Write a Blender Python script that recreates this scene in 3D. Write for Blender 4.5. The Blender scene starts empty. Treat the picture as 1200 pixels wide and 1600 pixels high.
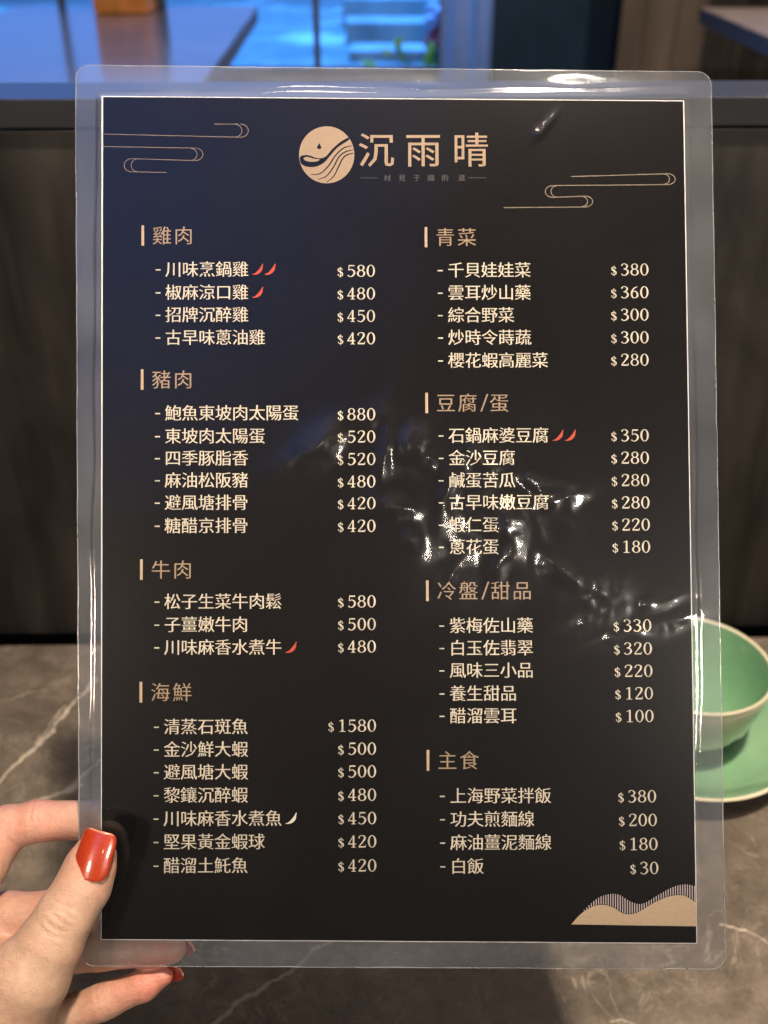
import bpy, bmesh, math, random
import numpy as np
from mathutils import Vector, Matrix, noise as mnoise

random.seed(7)
rng = np.random.default_rng(11)
SC = bpy.context.scene
COL = SC.collection
R = math.radians

# ------------------------------------------------------------------ camera
PITCH = R(31.5)
cam_data = bpy.data.cameras.new('camera')
cam = bpy.data.objects.new('camera', cam_data)
COL.objects.link(cam)
cam.location = (0, 0, 1.25)
cam.rotation_euler = (math.pi / 2 - PITCH, 0, 0)
cam_data.sensor_fit = 'VERTICAL'
cam_data.sensor_height = 36
cam_data.sensor_width = 27
cam_data.lens = 36.0                      # focal length 1600 of 1600 picture rows
cam_data.clip_start = 0.01
cam_data.clip_end = 200
cam_data.dof.use_dof = True
cam_data.dof.focus_distance = 0.364
cam_data.dof.aperture_fstop = 36.0 / 3.2  # ~3.2 mm opening
SC.camera = cam

# ------------------------------------------------------------------ world
world = bpy.data.worlds.new('World')
SC.world = world
world.use_nodes = True
bg = world.node_tree.nodes['Background']
bg.inputs['Color'].default_value = (0.9, 0.72, 0.58, 1)
bg.inputs['Strength'].default_value = 0.07

SC.view_settings.view_transform = 'Standard'
SC.view_settings.look = 'None'
SC.view_settings.exposure = 0
SC.view_settings.gamma = 1
SC.cycles.max_bounces = 10
SC.cycles.transparent_max_bounces = 16
SC.cycles.sample_clamp_indirect = 4
SC.cycles.caustics_reflective = False
SC.cycles.caustics_refractive = False

# ------------------------------------------------------------------ lamps
def lamp(name, loc, target, power, color, size, shape='DISK', size_y=None, spread=None):
    l = bpy.data.lights.new(name, 'AREA')
    l.energy = power
    l.color = color
    l.shape = shape
    l.size = size
    if size_y:
        l.size_y = size_y
    if spread:
        l.spread = spread
    o = bpy.data.objects.new(name, l)
    COL.objects.link(o)
    o.location = loc
    d = Vector(target) - Vector(loc)
    o.rotation_euler = d.to_track_quat('-Z', 'Y').to_euler()
    return o

WARM = (1.0, 0.80, 0.61)
WHITE = (1.0, 0.89, 0.77)
lamp('ceiling_spot', (0.25, 0.02, 2.50), (0.05, 0.30, 0.85), 54.0, WARM, 0.10)      # key overhead, casts the card's shadow
lamp('ceiling_spot', (0.45, 1.15, 2.60), (0.1, 0.45, 0.75), 2.5, WARM, 0.10)         # over the partition
lamp('glint_lamp', (0.217, -1.25, 2.04), (0, 0.3, 1.05), 0.9, WHITE, 0.085)  # unseen lamp added so the puckered film breaks it into glints
lamp('card_fill', (0.74, -0.86, 1.56), (0, 0.32, 1.16), 0.75, WHITE, 0.24, spread=R(30))   # unseen fill added to light the card, right of the camera
lamp('card_fill', (-0.76, -0.86, 1.62), (0, 0.32, 1.16), 0.60, WARM, 0.20, spread=R(30))   # unseen fill added to light the card, left of the camera
lamp('ceiling_spot', (-0.12, -0.34, 2.80), (0, 0.3, 1.0), 3.0, WARM, 0.20)
lamp('ceiling_spot', (0.34, -0.34, 2.76), (0, 0.3, 1.0), 4.0, WHITE, 0.20)
lamp('ceiling_spot', (1.25, 2.45, 2.55), (1.15, 3.0, 0.9), 30.0, WARM, 0.10)          # over the warm lit table
lamp('blue_sheen_fill', (-0.50, -0.92, 2.65), (0.10, 0.18, 0.98), 0.85, (0.07, 0.27, 1.0), 2.2, spread=R(46))  # unseen blue source added for the navy sheen at the card's upper left
lamp('street_daylight', (-0.3, 6.3, 4.6), (-0.3, 6.0, 0.5), 500.0, (0.055, 0.32, 1.0), 4.0, 'RECTANGLE', 3.4, R(120))

# ------------------------------------------------------------------ helpers
CP, SP = math.cos(PITCH), math.sin(PITCH)
def ray(px, py):
    dy = (800 - py) / 1600.0
    return Vector(((px - 600) / 1600.0, CP + dy * SP, -SP + dy * CP))
def at_y(px, py, y):
    d = ray(px, py)
    return cam.location + d * (y / d.y)
def at_z(px, py, z):
    d = ray(px, py)
    return cam.location + d * ((z - 1.25) / d.z)

# the card's own pose (millimetres in its plane, z towards the reader)
RC = np.array([[0.999995, -0.00257, 0.001927], [0.002515, 0.999593, 0.028426], [-0.001999, -0.028421, 0.999594]])
TC = np.array([4.28050822, -1.08953306, -364.706854])
OC = -RC.T @ TC
def L(px, py, z=0.0):
    d = RC.T @ np.array([(px - 600) / 1600.0, (800 - py) / 1600.0, -1.0])
    return OC + d * ((z - OC[2]) / d[2])

MM = 0.001
mat_cam = Matrix.Translation(cam.location) @ Matrix.Rotation(math.pi / 2 - PITCH, 4, 'X')
mrel = Matrix.Identity(4)
for i in range(3):
    for j in range(3):
        mrel[i][j] = RC[i][j]
    mrel[i][3] = TC[i] * MM
MENU_MW = mat_cam @ mrel

def tag(o, label=None, cat=None, group=None, kind=None):
    if label: o['label'] = label
    if cat: o['category'] = cat
    if group: o['group'] = group
    if kind: o['kind'] = kind
    return o
def empty(name, loc=(0, 0, 0), mw=None):
    o = bpy.data.objects.new(name, None)
    COL.objects.link(o)
    o.empty_display_size = 0.02
    if mw is not None: o.matrix_world = mw
    else: o.location = loc
    return o
def mesh_obj(name, verts, faces, mat, parent=None, smooth=False):
    me = bpy.data.meshes.new(name)
    me.from_pydata([tuple(map(float, v)) for v in verts], [], faces)
    me.materials.append(mat)
    if smooth:
        me.polygons.foreach_set('use_smooth', [True] * len(me.polygons))
    me.update()
    o = bpy.data.objects.new(name, me)
    COL.objects.link(o)
    if parent is not None: o.parent = parent
    return o
def bm_obj(name, bm, mat, parent=None, smooth=False, bevel=0, seg=2):
    if bevel:
        bmesh.ops.bevel(bm, geom=bm.edges[:], offset=bevel, segments=seg, affect='EDGES', profile=0.6)
    bmesh.ops.recalc_face_normals(bm, faces=bm.faces)
    me = bpy.data.meshes.new(name)
    bm.to_mesh(me); bm.free()
    me.materials.append(mat)
    if smooth:
        me.polygons.foreach_set('use_smooth', [True] * len(me.polygons))
    o = bpy.data.objects.new(name, me)
    COL.objects.link(o)
    if parent is not None: o.parent = parent
    return o
def box_bm(x0, y0, z0, x1, y1, z1, bm=None):
    bm = bm or bmesh.new()
    v = [bm.verts.new(p) for p in ((x0,y0,z0),(x1,y0,z0),(x1,y1,z0),(x0,y1,z0),(x0,y0,z1),(x1,y0,z1),(x1,y1,z1),(x0,y1,z1))]
    for f in ((3,2,1,0),(4,5,6,7),(0,1,5,4),(1,2,6,5),(2,3,7,6),(3,0,4,7)):
        bm.faces.new([v[i] for i in f])
    return bm
def prism_bm(pts, z0, z1):
    bm = bmesh.new()
    a = [bm.verts.new((p[0], p[1], z0)) for p in pts]
    b = [bm.verts.new((p[0], p[1], z1)) for p in pts]
    bm.faces.new(a[::-1]); bm.faces.new(b)
    n = len(pts)
    for i in range(n):
        bm.faces.new((a[i], a[(i+1) % n], b[(i+1) % n], b[i]))
    return bm
def lathe(prof, n=96, wob=None):
    vs, fs = [], []
    m = len(prof)
    for k in range(n):
        t = 2 * math.pi * k / n
        for j, (r, z) in enumerate(prof):
            rr = r * (1 + (wob(t, z) if wob else 0))
            vs.append((rr * math.cos(t), rr * math.sin(t), z))
    for k in range(n):
        k2 = (k + 1) % n
        for j in range(m - 1):
            fs.append((k*m+j, k2*m+j, k2*m+j+1, k*m+j+1))
    return vs, fs
def catmull(pts, n=8):
    P = [np.array(p, float) for p in pts]
    out = []
    for i in range(len(P) - 1):
        p0 = P[i-1] if i else 2*P[0]-P[1]
        p1, p2 = P[i], P[i+1]
        p3 = P[i+2] if i + 2 < len(P) else 2*P[-1]-P[-2]
        for k in range(n):
            t = k / n
            out.append(0.5*((2*p1)+(-p0+p2)*t+(2*p0-5*p1+4*p2-p3)*t*t+(-p0+3*p1-3*p2+p3)*t**3))
    out.append(P[-1])
    return out

# ------------------------------------------------------------------ materials
def newmat(name):
    m = bpy.data.materials.new(name)
    m.use_nodes = True
    nt = m.node_tree
    return m, nt, nt.nodes['Principled BSDF'], nt.nodes['Material Output']
def nd(nt, typ, **kw):
    n = nt.nodes.new(typ)
    for k, v in kw.items():
        if k in ('operation', 'noise_dimensions', 'data_type', 'blend_type', 'attribute_name', 'feature', 'wave_type', 'bands_direction', 'distance', 'clamp', 'use_clamp'):
            setattr(n, k, v)
        else:
            n.inputs[k].default_value = v
    return n
def mth(nt, op, a, b=None, clamp=False):
    n = nt.nodes.new('ShaderNodeMath'); n.operation = op; n.use_clamp = clamp
    for i, x in enumerate((a, b)):
        if x is None: continue
        if isinstance(x, (int, float)): n.inputs[i].default_value = x
        else: nt.links.new(x, n.inputs[i])
    return n.outputs[0]
def ramp(nt, fac, stops):
    n = nt.nodes.new('ShaderNodeValToRGB')
    cr = n.color_ramp
    while len(cr.elements) > 1: cr.elements.remove(cr.elements[-1])
    cr.elements[0].position = stops[0][0]; cr.elements[0].color = stops[0][1]
    for p, c in stops[1:]:
        e = cr.elements.new(p); e.color = c
    nt.links.new(fac, n.inputs[0])
    return n.outputs[0]
def g(v, a=1): return (v, v, v, a)
def noise(nt, vec, scale, detail=4, rough=0.55, dist=0):
    n = nd(nt, 'ShaderNodeTexNoise', Scale=scale, Detail=detail, Roughness=rough, Distortion=dist)
    nt.links.new(vec, n.inputs['Vector'])
    return n
def mixc(nt, fac, a, b, blend='MIX'):
    n = nt.nodes.new('ShaderNodeMix'); n.data_type = 'RGBA'; n.blend_type = blend
    if isinstance(fac, (int, float)): n.inputs[0].default_value = fac
    else: nt.links.new(fac, n.inputs[0])
    for s, x in ((6, a), (7, b)):
        if isinstance(x, tuple): n.inputs[s].default_value = x
        else: nt.links.new(x, n.inputs[s])
    return n.outputs[2]
def bump(nt, h, strength, dist, bsdf):
    n = nd(nt, 'ShaderNodeBump', Strength=strength, Distance=dist)
    nt.links.new(h, n.inputs['Height'])
    nt.links.new(n.outputs[0], bsdf.inputs['Normal'])
    return n
def coords(nt, scale=(1, 1, 1), rot=(0, 0, 0)):
    tc = nt.nodes.new('ShaderNodeTexCoord')
    mp = nt.nodes.new('ShaderNodeMapping')
    mp.inputs['Scale'].default_value = scale
    mp.inputs['Rotation'].default_value = rot
    nt.links.new(tc.outputs['Object'], mp.inputs['Vector'])
    return mp.outputs[0]
def simple(name, col, rough=0.5, metal=0.0, nscale=30, var=0.15, coat=0, bumpd=0):
    m, nt, b, out = newmat(name)
    v = coords(nt)
    n = noise(nt, v, nscale, 5)
    c0 = tuple(max(0, c * (1 - var)) for c in col) + (1,)
    c1 = tuple(min(1, c * (1 + var)) for c in col) + (1,)
    nt.links.new(ramp(nt, n.outputs[0], [(0.3, c0), (0.7, c1)]), b.inputs['Base Color'])
    b.inputs['Roughness'].default_value = rough
    b.inputs['Metallic'].default_value = metal
    if coat: b.inputs['Coat Weight'].default_value = coat; b.inputs['Coat Roughness'].default_value = 0.05
    if bumpd: bump(nt, n.outputs[0], 1.0, bumpd, b)
    return m

# --- stone table top
def mat_stone():
    m, nt, b, out = newmat('stone_table')
    tc = nt.nodes.new('ShaderNodeTexCoord'); pos = tc.outputs['Object']
    n1 = noise(nt, pos, 9, 8, 0.62, 0.6)
    n2 = noise(nt, pos, 46, 8, 0.7, 0.3)
    n3 = noise(nt, pos, 420, 3, 0.6)
    base = ramp(nt, n1.outputs[0], [(0.30, (0.088, 0.073, 0.059, 1)), (0.52, (0.125, 0.104, 0.083, 1)), (0.70, (0.190, 0.157, 0.126, 1))])
    sp = ramp(nt, n2.outputs[0], [(0.30, g(0.55)), (0.5, g(0.92)), (0.72, g(1.45))])
    base = mixc(nt, 1.0, base, sp, 'MULTIPLY')
    fine = ramp(nt, n3.outputs[0], [(0.3, g(0.85)), (0.7, g(1.15))])
    base = mixc(nt, 1.0, base, fine, 'MULTIPLY')
    # thin random fissures (ridges of distorted noise)
    for sc, w, amt, off in ((7, 0.010, 0.40, 0.0), (15, 0.012, 0.38, 3.1), (31, 0.016, 0.34, 7.7)):
        mp = nt.nodes.new('ShaderNodeMapping'); nt.links.new(pos, mp.inputs[0])
        mp.inputs['Location'].default_value = (off, off * 2, 0)
        q = noise(nt, mp.outputs[0], sc, 5, 0.6, 1.4)
        a = mth(nt, 'ABSOLUTE', mth(nt, 'SUBTRACT', q.outputs[0], 0.5))
        k = mth(nt, 'SUBTRACT', 1.0, mth(nt, 'DIVIDE', a, w), True)
        q2 = noise(nt, mp.outputs[0], sc * 0.8 + 2, 3, 0.5)
        k = mth(nt, 'MULTIPLY', mth(nt, 'MULTIPLY', k, ramp(nt, q2.outputs[0], [(0.48, g(0)), (0.66, g(1))])), amt)
        base = mixc(nt, k, base, (0.42, 0.37, 0.31, 1))
    # the large pale veins, each a wobbling line on the slab (world metres on the table)
    wob = noise(nt, pos, 24, 6, 0.65)
    wv = nt.nodes.new('ShaderNodeVectorMath'); wv.operation = 'MULTIPLY_ADD'
    nt.links.new(wob.outputs['Color'], wv.inputs[0]); wv.inputs[1].default_value = (0.022, 0.022, 0); wv.inputs[2].default_value = (-0.011, -0.011, 0)
    ad = nt.nodes.new('ShaderNodeVectorMath'); ad.operation = 'ADD'
    nt.links.new(pos, ad.inputs[0]); nt.links.new(wv.outputs[0], ad.inputs[1])
    sx = nt.nodes.new('ShaderNodeSeparateXYZ'); nt.links.new(ad.outputs[0], sx.inputs[0])
    X, Y = sx.outputs[0], sx.outputs[1]
    wn = noise(nt, pos, 40, 4, 0.6)
    def vein(pa, pb, w, amt):
        a = at_z(*pa, 0.75); c = at_z(*pb, 0.75)
        dx, dy = c.x - a.x, c.y - a.y
        LL = dx*dx + dy*dy
        t = mth(nt, 'DIVIDE', mth(nt, 'ADD', mth(nt, 'MULTIPLY', mth(nt, 'SUBTRACT', X, a.x), dx), mth(nt, 'MULTIPLY', mth(nt, 'SUBTRACT', Y, a.y), dy)), LL, True)
        ex = mth(nt, 'SUBTRACT', mth(nt, 'SUBTRACT', X, a.x), mth(nt, 'MULTIPLY', t, dx))
        ey = mth(nt, 'SUBTRACT', mth(nt, 'SUBTRACT', Y, a.y), mth(nt, 'MULTIPLY', t, dy))
        d = mth(nt, 'SQRT', mth(nt, 'ADD', mth(nt, 'MULTIPLY', ex, ex), mth(nt, 'MULTIPLY', ey, ey)))
        ww = mth(nt, 'MULTIPLY', mth(nt, 'ADD', mth(nt, 'MULTIPLY', wn.outputs[0], 2.6), -0.55), w)
        k = mth(nt, 'MULTIPLY', mth(nt, 'SUBTRACT', 1.0, mth(nt, 'DIVIDE', d, ww), True), 1.6, True)
        return mth(nt, 'MULTIPLY', k, amt)
    for pa, pb, w, amt in (((-40, 1252), (75, 1148), .0020, .8), ((75, 1148), (148, 1062), .0022, .8), ((60, 1158), (100, 1105), .0012, .5),
                           ((40, 1262), (128, 1228), .0030, .7), ((105, 1240), (160, 1190), .0028, .6), ((0, 1100), (70, 1080), .0016, .25),
                           ((310, 1610), (430, 1530), .0018, .5), ((430, 1530), (560, 1440), .0018, .5),
                           ((1117, 1442), (1160, 1453), .0012, .7), ((1160, 1453), (1215, 1480), .0010, .5),
                           ((960, 1590), (1010, 1610), .0012, .4)):
        base = mixc(nt, vein(pa, pb, w, amt), base, (0.55, 0.49, 0.40, 1))
    nt.links.new(base, b.inputs['Base Color'])
    b.inputs['Roughness'].default_value = 0.42
    nt.links.new(ramp(nt, n2.outputs[0], [(0.3, g(0.36)), (0.7, g(0.52))]), b.inputs['Roughness'])
    bump(nt, n3.outputs[0], 0.25, 0.0006, b)
    return m

def mat_wood_dark(name, lo, hi, sc=1.0, rough=0.5):
    m, nt, b, out = newmat(name)
    v = coords(nt, (16 * sc, 16 * sc, 1.6 * sc))
    v2 = coords(nt, (6 * sc, 6 * sc, 2.6 * sc))
    n1 = noise(nt, v, 1.6, 8, 0.62, 0.4)
    n2 = noise(nt, v2, 1.3, 5, 0.6, 0.8)
    f = mth(nt, 'MULTIPLY', n1.outputs[0], mth(nt, 'MULTIPLY', n2.outputs[0], 2.0))
    c = ramp(nt, f, [(0.28, lo + (1,)), (0.50, tuple((a+c_)/2*0.8 for a, c_ in zip(lo, hi)) + (1,)), (0.78, hi + (1,))])
    nt.links.new(c, b.inputs['Base Color'])
    nt.links.new(ramp(nt, n1.outputs[0], [(0.3, g(rough - .1)), (0.7, g(rough + .12))]), b.inputs['Roughness'])
    bump(nt, n1.outputs[0], 0.4, 0.001, b)
    return m

def mat_film(name, haze_front, bumpamt=0.00002, scr=1.2):
    """thin clear plastic: what is behind shows through, the face mirrors lamps weakly, a little milky haze"""
    m, nt, b, out = newmat(name)
    nt.nodes.remove(b)
    tr = nt.nodes.new('ShaderNodeBsdfTransparent'); tr.inputs[0].default_value = (0.97, 0.975, 0.98, 1)
    gl = nt.nodes.new('ShaderNodeBsdfGlossy'); gl.inputs['Roughness'].default_value = 0.075
    g2 = nt.nodes.new('ShaderNodeBsdfGlossy'); g2.inputs['Roughness'].default_value = 0.19
    gm_ = nt.nodes.new('ShaderNodeMixShader')
    ca_ = nt.nodes.new('ShaderNodeAttribute'); ca_.attribute_name = 'crinkle'
    nt.links.new(mth(nt, 'ADD', mth(nt, 'MULTIPLY', ca_.outputs['Fac'], 0.60), 0.04, True), gm_.inputs[0])
    nt.links.new(gl.outputs[0], gm_.inputs[1]); nt.links.new(g2.outputs[0], gm_.inputs[2])
    gl.inputs['Color'].default_value = (1, 1, 1, 1)
    df = nt.nodes.new('ShaderNodeBsdfDiffuse'); df.inputs['Color'].default_value = (0.80, 0.84, 0.86, 1)
    tl = nt.nodes.new('ShaderNodeBsdfTranslucent'); tl.inputs['Color'].default_value = (0.80, 0.84, 0.86, 1)
    ms = nt.nodes.new('ShaderNodeMixShader'); ms.inputs[0].default_value = 0.5
    nt.links.new(df.outputs[0], ms.inputs[1]); nt.links.new(tl.outputs[0], ms.inputs[2])
    v = coords(nt)
    n = noise(nt, v, 260, 4, 0.6)
    n2 = noise(nt, v, 22, 5, 0.65, 0.5)
    hz = ramp(nt, n2.outputs[0], [(0.3, g(haze_front * 0.6)), (0.7, g(haze_front * 1.4))])
    # hair scratches and dust on the plastic
    tot = hz
    for rz, sx_, sy_ in ((0.5, 30, 900), (1.25, 26, 1100), (-0.35, 34, 800)):
        vv_ = coords(nt, (sx_, sy_, 1), (0, 0, rz))
        q = noise(nt, vv_, 1.0, 2, 0.5, 0.15)
        tot = mth(nt, 'ADD', tot, mth(nt, 'MULTIPLY', mth(nt, 'SUBTRACT', q.outputs[0], 0.705, True), scr))
    vo = nd(nt, 'ShaderNodeTexVoronoi', Scale=170); nt.links.new(v, vo.inputs['Vector'])
    tot = mth(nt, 'ADD', tot, mth(nt, 'MULTIPLY', mth(nt, 'LESS_THAN', vo.outputs[0], 0.035), scr * 0.05))
    hz = tot
    m1 = nt.nodes.new('ShaderNodeMixShader')
    nt.links.new(hz, m1.inputs[0]); nt.links.new(tr.outputs[0], m1.inputs[1]); nt.links.new(ms.outputs[0], m1.inputs[2])
    fr = nt.nodes.new('ShaderNodeFresnel'); fr.inputs['IOR'].default_value = 1.5
    m2 = nt.nodes.new('ShaderNodeMixShader')
    nt.links.new(fr.outputs[0], m2.inputs[0]); nt.links.new(m1.outputs[0], m2.inputs[1]); nt.links.new(gm_.outputs[0], m2.inputs[2])
    bn = nd(nt, 'ShaderNodeBump', Strength=1.0, Distance=bumpamt)
    nt.links.new(n.outputs[0], bn.inputs['Height'])
    nt.links.new(bn.outputs[0], gl.inputs['Normal'])
    nt.links.new(m2.outputs[0], out.inputs['Surface'])
    return m

def mat_skin():
    m, nt, b, out = newmat('skin')
    v = coords(nt)
    at = nt.nodes.new('ShaderNodeAttribute'); at.attribute_name = 'flush'
    n1 = noise(nt, v, 60, 6, 0.65)
    n2 = noise(nt, v, 380, 4, 0.6)
    f = mth(nt, 'ADD', at.outputs['Fac'], mth(nt, 'MULTIPLY', mth(nt, 'SUBTRACT', n1.outputs[0], 0.5), 1.5), True)
    c = ramp(nt, f, [(0.0, (0.355, 0.235, 0.165, 1)), (0.45, (0.38, 0.195, 0.14, 1)), (1.0, (0.40, 0.13, 0.095, 1))])
    c = mixc(nt, 1.0, c, ramp(nt, n2.outputs[0], [(0.3, g(0.86)), (0.7, g(1.08))]), 'MULTIPLY')
    nt.links.new(c, b.inputs['Base Color'])
    b.inputs['Roughness'].default_value = 0.47
    b.inputs['Subsurface Weight'].default_value = 0.22
    b.inputs['Subsurface Radius'].default_value = (1.0, 0.35, 0.2)
    b.inputs['Subsurface Scale'].default_value = 0.003
    vo = nd(nt, 'ShaderNodeTexVoronoi', Scale=1500); nt.links.new(v, vo.inputs['Vector'])
    # long fine wrinkles across the skin
    n3 = noise(nt, v, 900, 3, 0.6)
    n4 = noise(nt, coords(nt, (260, 1100, 400), (0, 0, 0.55)), 1.0, 4, 0.6, 0.8)
    h = mth(nt, 'ADD', mth(nt, 'ADD', mth(nt, 'MULTIPLY', vo.outputs[0], 0.6), n3.outputs[0]), mth(nt, 'MULTIPLY', n4.outputs[0], 1.1))
    bump(nt, h, 0.55, 0.0003, b)
    return m

def print_mat(name, col, rough=0.5, metal=0.0):
    return simple(name, col, rough, metal, 900, 0.07)

M = {}
M['stone'] = mat_stone()
M['wood'] = mat_wood_dark('dark_wood_laminate', (0.0045, 0.0047, 0.0052), (0.044, 0.038, 0.033))
M['wood_cap'] = simple('wood_cap', (0.014, 0.015, 0.018), 0.36)
M['wood_cap'].node_tree.nodes['Principled BSDF'].inputs['Specular IOR Level'].default_value = 0.35
M['black'] = simple('shadow_gap_black', (0.006, 0.006, 0.006), 0.7)
M['front_film'] = mat_film('clear_laminate_film', 0.004, scr=0.0)
M['back_film'] = mat_film('clear_laminate_back', 0.175, scr=0.7)
M['edge'] = mat_film('laminate_edge', 0.30, scr=0.0)
M['paper'] = simple('white_paper', (0.78, 0.76, 0.73), 0.6, 0, 300, 0.04)
M['ink'] = simple('black_print', (0.0065, 0.0056, 0.0062), 0.33, 0, 700, 0.25)
M['ink'].node_tree.nodes['Principled BSDF'].inputs['Specular IOR Level'].default_value = 0.07
M['text'] = print_mat('cream_print', (0.70, 0.62, 0.475))
M['gold'] = print_mat('gold_print', (0.38, 0.265, 0.165))
M['gold2'] = print_mat('pale_gold_print', (0.58, 0.41, 0.25))
M['dimgold'] = print_mat('dim_gold_line_print', (0.23, 0.175, 0.125))
M['faint'] = print_mat('faint_tagline_print', (0.085, 0.078, 0.068))
M['red'] = print_mat('red_print', (0.55, 0.060, 0.018))
M['cream'] = print_mat('glare_paled_print', (0.82, 0.74, 0.62))  # chilli mark paled to cream: a reflection put into the print colour
M['stripe'] = print_mat('pale_stripe_print', (0.62, 0.52, 0.50))
M['skin'] = mat_skin()

def mat_nail():
    m, nt, b, out = newmat('orange_red_nail_polish')
    v = coords(nt)
    vo = nd(nt, 'ShaderNodeTexVoronoi', Scale=900); nt.links.new(v, vo.inputs['Vector'])
    sp = ramp(nt, vo.outputs[0], [(0.0, (0.80, 0.25, 0.08, 1)), (0.10, (0.28, 0.026, 0.004, 1)), (1.0, (0.23, 0.018, 0.003, 1))])
    nt.links.new(sp, b.inputs['Base Color'])
    b.inputs['Roughness'].default_value = 0.30
    b.inputs['Coat Weight'].default_value = 1.0
    b.inputs['Coat Roughness'].default_value = 0.04
    return m
M['nail'] = mat_nail()
M['nail_dark'] = simple('deep_red_nail_polish', (0.22, 0.018, 0.012), 0.25, 0, 800, 0.15, coat=1)
M['nail_tip'] = simple('clear_nail_edge', (0.38, 0.14, 0.09), 0.25, 0, 800, 0.1, coat=1)

def mat_celadon(name, lo, hi):
    m, nt, b, out = newmat(name)
    v = coords(nt)
    n1 = noise(nt, v, 30, 5, 0.6)
    c = ramp(nt, n1.outputs[0], [(0.3, lo + (1,)), (0.7, hi + (1,))])
    vo = nd(nt, 'ShaderNodeTexVoronoi', Scale=55); vo.feature = 'DISTANCE_TO_EDGE'
    nt.links.new(v, vo.inputs['Vector'])
    c = mixc(nt, mth(nt, 'MULTIPLY', mth(nt, 'SUBTRACT', 1.0, mth(nt, 'DIVIDE', vo.outputs[0], 0.02), True), 0.10), c, (0.10, 0.20, 0.12, 1))
    nt.links.new(c, b.inputs['Base Color'])
    b.inputs['Roughness'].default_value = 0.16
    b.inputs['Coat Weight'].default_value = 1.0
    b.inputs['Coat Roughness'].default_value = 0.05
    b.inputs['Subsurface Weight'].default_value = 0.1
    b.inputs['Subsurface Scale'].default_value = 0.004
    bump(nt, n1.outputs[0], 0.5, 0.0004, b)
    return m
M['celadon'] = mat_celadon('celadon_glaze', (0.15, 0.33, 0.185), (0.22, 0.40, 0.245))
M['celadon_out'] = mat_celadon('pale_celadon_glaze', (0.34, 0.42, 0.29), (0.42, 0.49, 0.35))
M['rim'] = mat_celadon('unglazed_rim', (0.66, 0.62, 0.44), (0.74, 0.70, 0.54))

# ================================================================== SETTING
# --- stone table near the camera
TZ = 0.75
yawT = math.atan2(0.0103, 0.595)
pl = Vector((-0.296, 0.6195)); pr = Vector((0.299, 0.6298))
dirx = (pr - pl).normalized(); nrm = Vector((-dirx.y, dirx.x))
def on_edge(s, off=0.0):           # s metres along the table's far edge
    p = pl + dirx * (s + 0.296) + nrm * off
    return p
tbl = empty('stone_table', (0, 0, 0))
tag(tbl, 'grey brown stone topped table with pale veins under the menu', 'table')
c = [on_edge(-1.1, 0), on_edge(1.1, 0), on_edge(1.1, -0.95), on_edge(-1.1, -0.95)]
bm = prism_bm([(p.x, p.y) for p in c[::-1]], TZ - 0.02, TZ)
bm_obj('table_top', bm, M['stone'], tbl, bevel=0.0015)
for sx_, sy_ in ((-0.95, -0.12), (0.95, -0.12), (-0.95, -0.85), (0.95, -0.85)):
    p = on_edge(sx_, sy_)
    bm_obj('leg', box_bm(p.x - .03, p.y - .03, 0.0, p.x + .03, p.y + .03, TZ - 0.021), M['black'], tbl, bevel=0.003)

floor = bm_obj('floor', box_bm(-6, -3, -0.05, 6, 4.05, 0.0), simple('dark_floor', (0.03, 0.028, 0.026), 0.5))
tag(floor, kind='structure')

# --- partition behind the table
part = empty('partition', (0, 0, 0))
tag(part, 'dark wood grain partition standing behind the stone table', 'partition')
def strip(name, s0, s1, o0, o1, z0, z1, mat, parent, bev=0.001):
    c = [on_edge(s0, o0), on_edge(s1, o0), on_edge(s1, o1), on_edge(s0, o1)]
    return bm_obj(name, prism_bm([(p.x, p.y) for p in c], z0, z1), mat, parent, bevel=bev)
PT = 1.145
strip('plinth', -1.6, 1.6, 0.020, 0.060, 0.0, TZ + 0.001, M['black'], part)
seams = [-1.6, -0.86, 0.012 - 0.47 + 0.03, 0.335, 0.72, 1.6]
for a, b_ in zip(seams[:-1], seams[1:]):
    strip('panel', a + 0.0006, b_ - 0.0006, 0.010, 0.055, TZ + 0.0025, PT - 0.0185, M['wood'], part, 0.0008)
strip('cap_board', -1.6, 1.6, 0.004, 0.062, PT - 0.016, PT, M['wood_cap'], part, 0.0006)

# --- far dining table seen over the partition, with the window light on it
FZ = 0.95
def mat_far_top():
    m, nt, b, out = newmat('far_table_laminate')
    v = coords(nt)
    n = noise(nt, v, 3, 6, 0.6, 0.8)
    nt.links.new(ramp(nt, n.outputs[0], [(0.3, (0.13, 0.12, 0.125, 1)), (0.7, (0.22, 0.20, 0.20, 1))]), b.inputs['Base Color'])
    b.inputs['Roughness'].default_value = 0.13
    b.inputs['Specular IOR Level'].default_value = 0.7
    return m
M['far_top'] = mat_far_top()
M['far_edge'] = simple('far_table_edge', (0.10, 0.10, 0.11), 0.45)
ft = empty('dining_table', (-0.7, 2.4, 0))
tag(ft, 'grey dining table by the window behind the partition, orange box on top', 'table')
def far_table(root, pts, mat):
    ox, oy = root.location.x, root.location.y
    bm_obj('table_top', prism_bm([(x - ox, y - oy) for x, y in pts], FZ - 0.006, FZ), mat, root, bevel=0.0015)
    bm_obj('edge_band', prism_bm([(x - ox, y - oy) for x, y in pts], FZ - 0.04, FZ - 0.0065), M['far_edge'], root)
    cx = sum(p[0] for p in pts) / 4 - ox; cy = sum(p[1] for p in pts) / 4 - oy
    bm_obj('pedestal', box_bm(cx - .05, cy - .05, 0.0, cx + .05, cy + .05, FZ - 0.041), M['black'], root)
far_table(ft, [(-1.02, 1.25), (-0.30, 1.25), (-0.3665, 3.29), (-1.055, 3.29)], M['far_top'])
ft2 = empty('dining_table', (1.4, 2.6, 0))
tag(ft2, 'dining table corner with warm lit brown top at the upper right', 'table')
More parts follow.
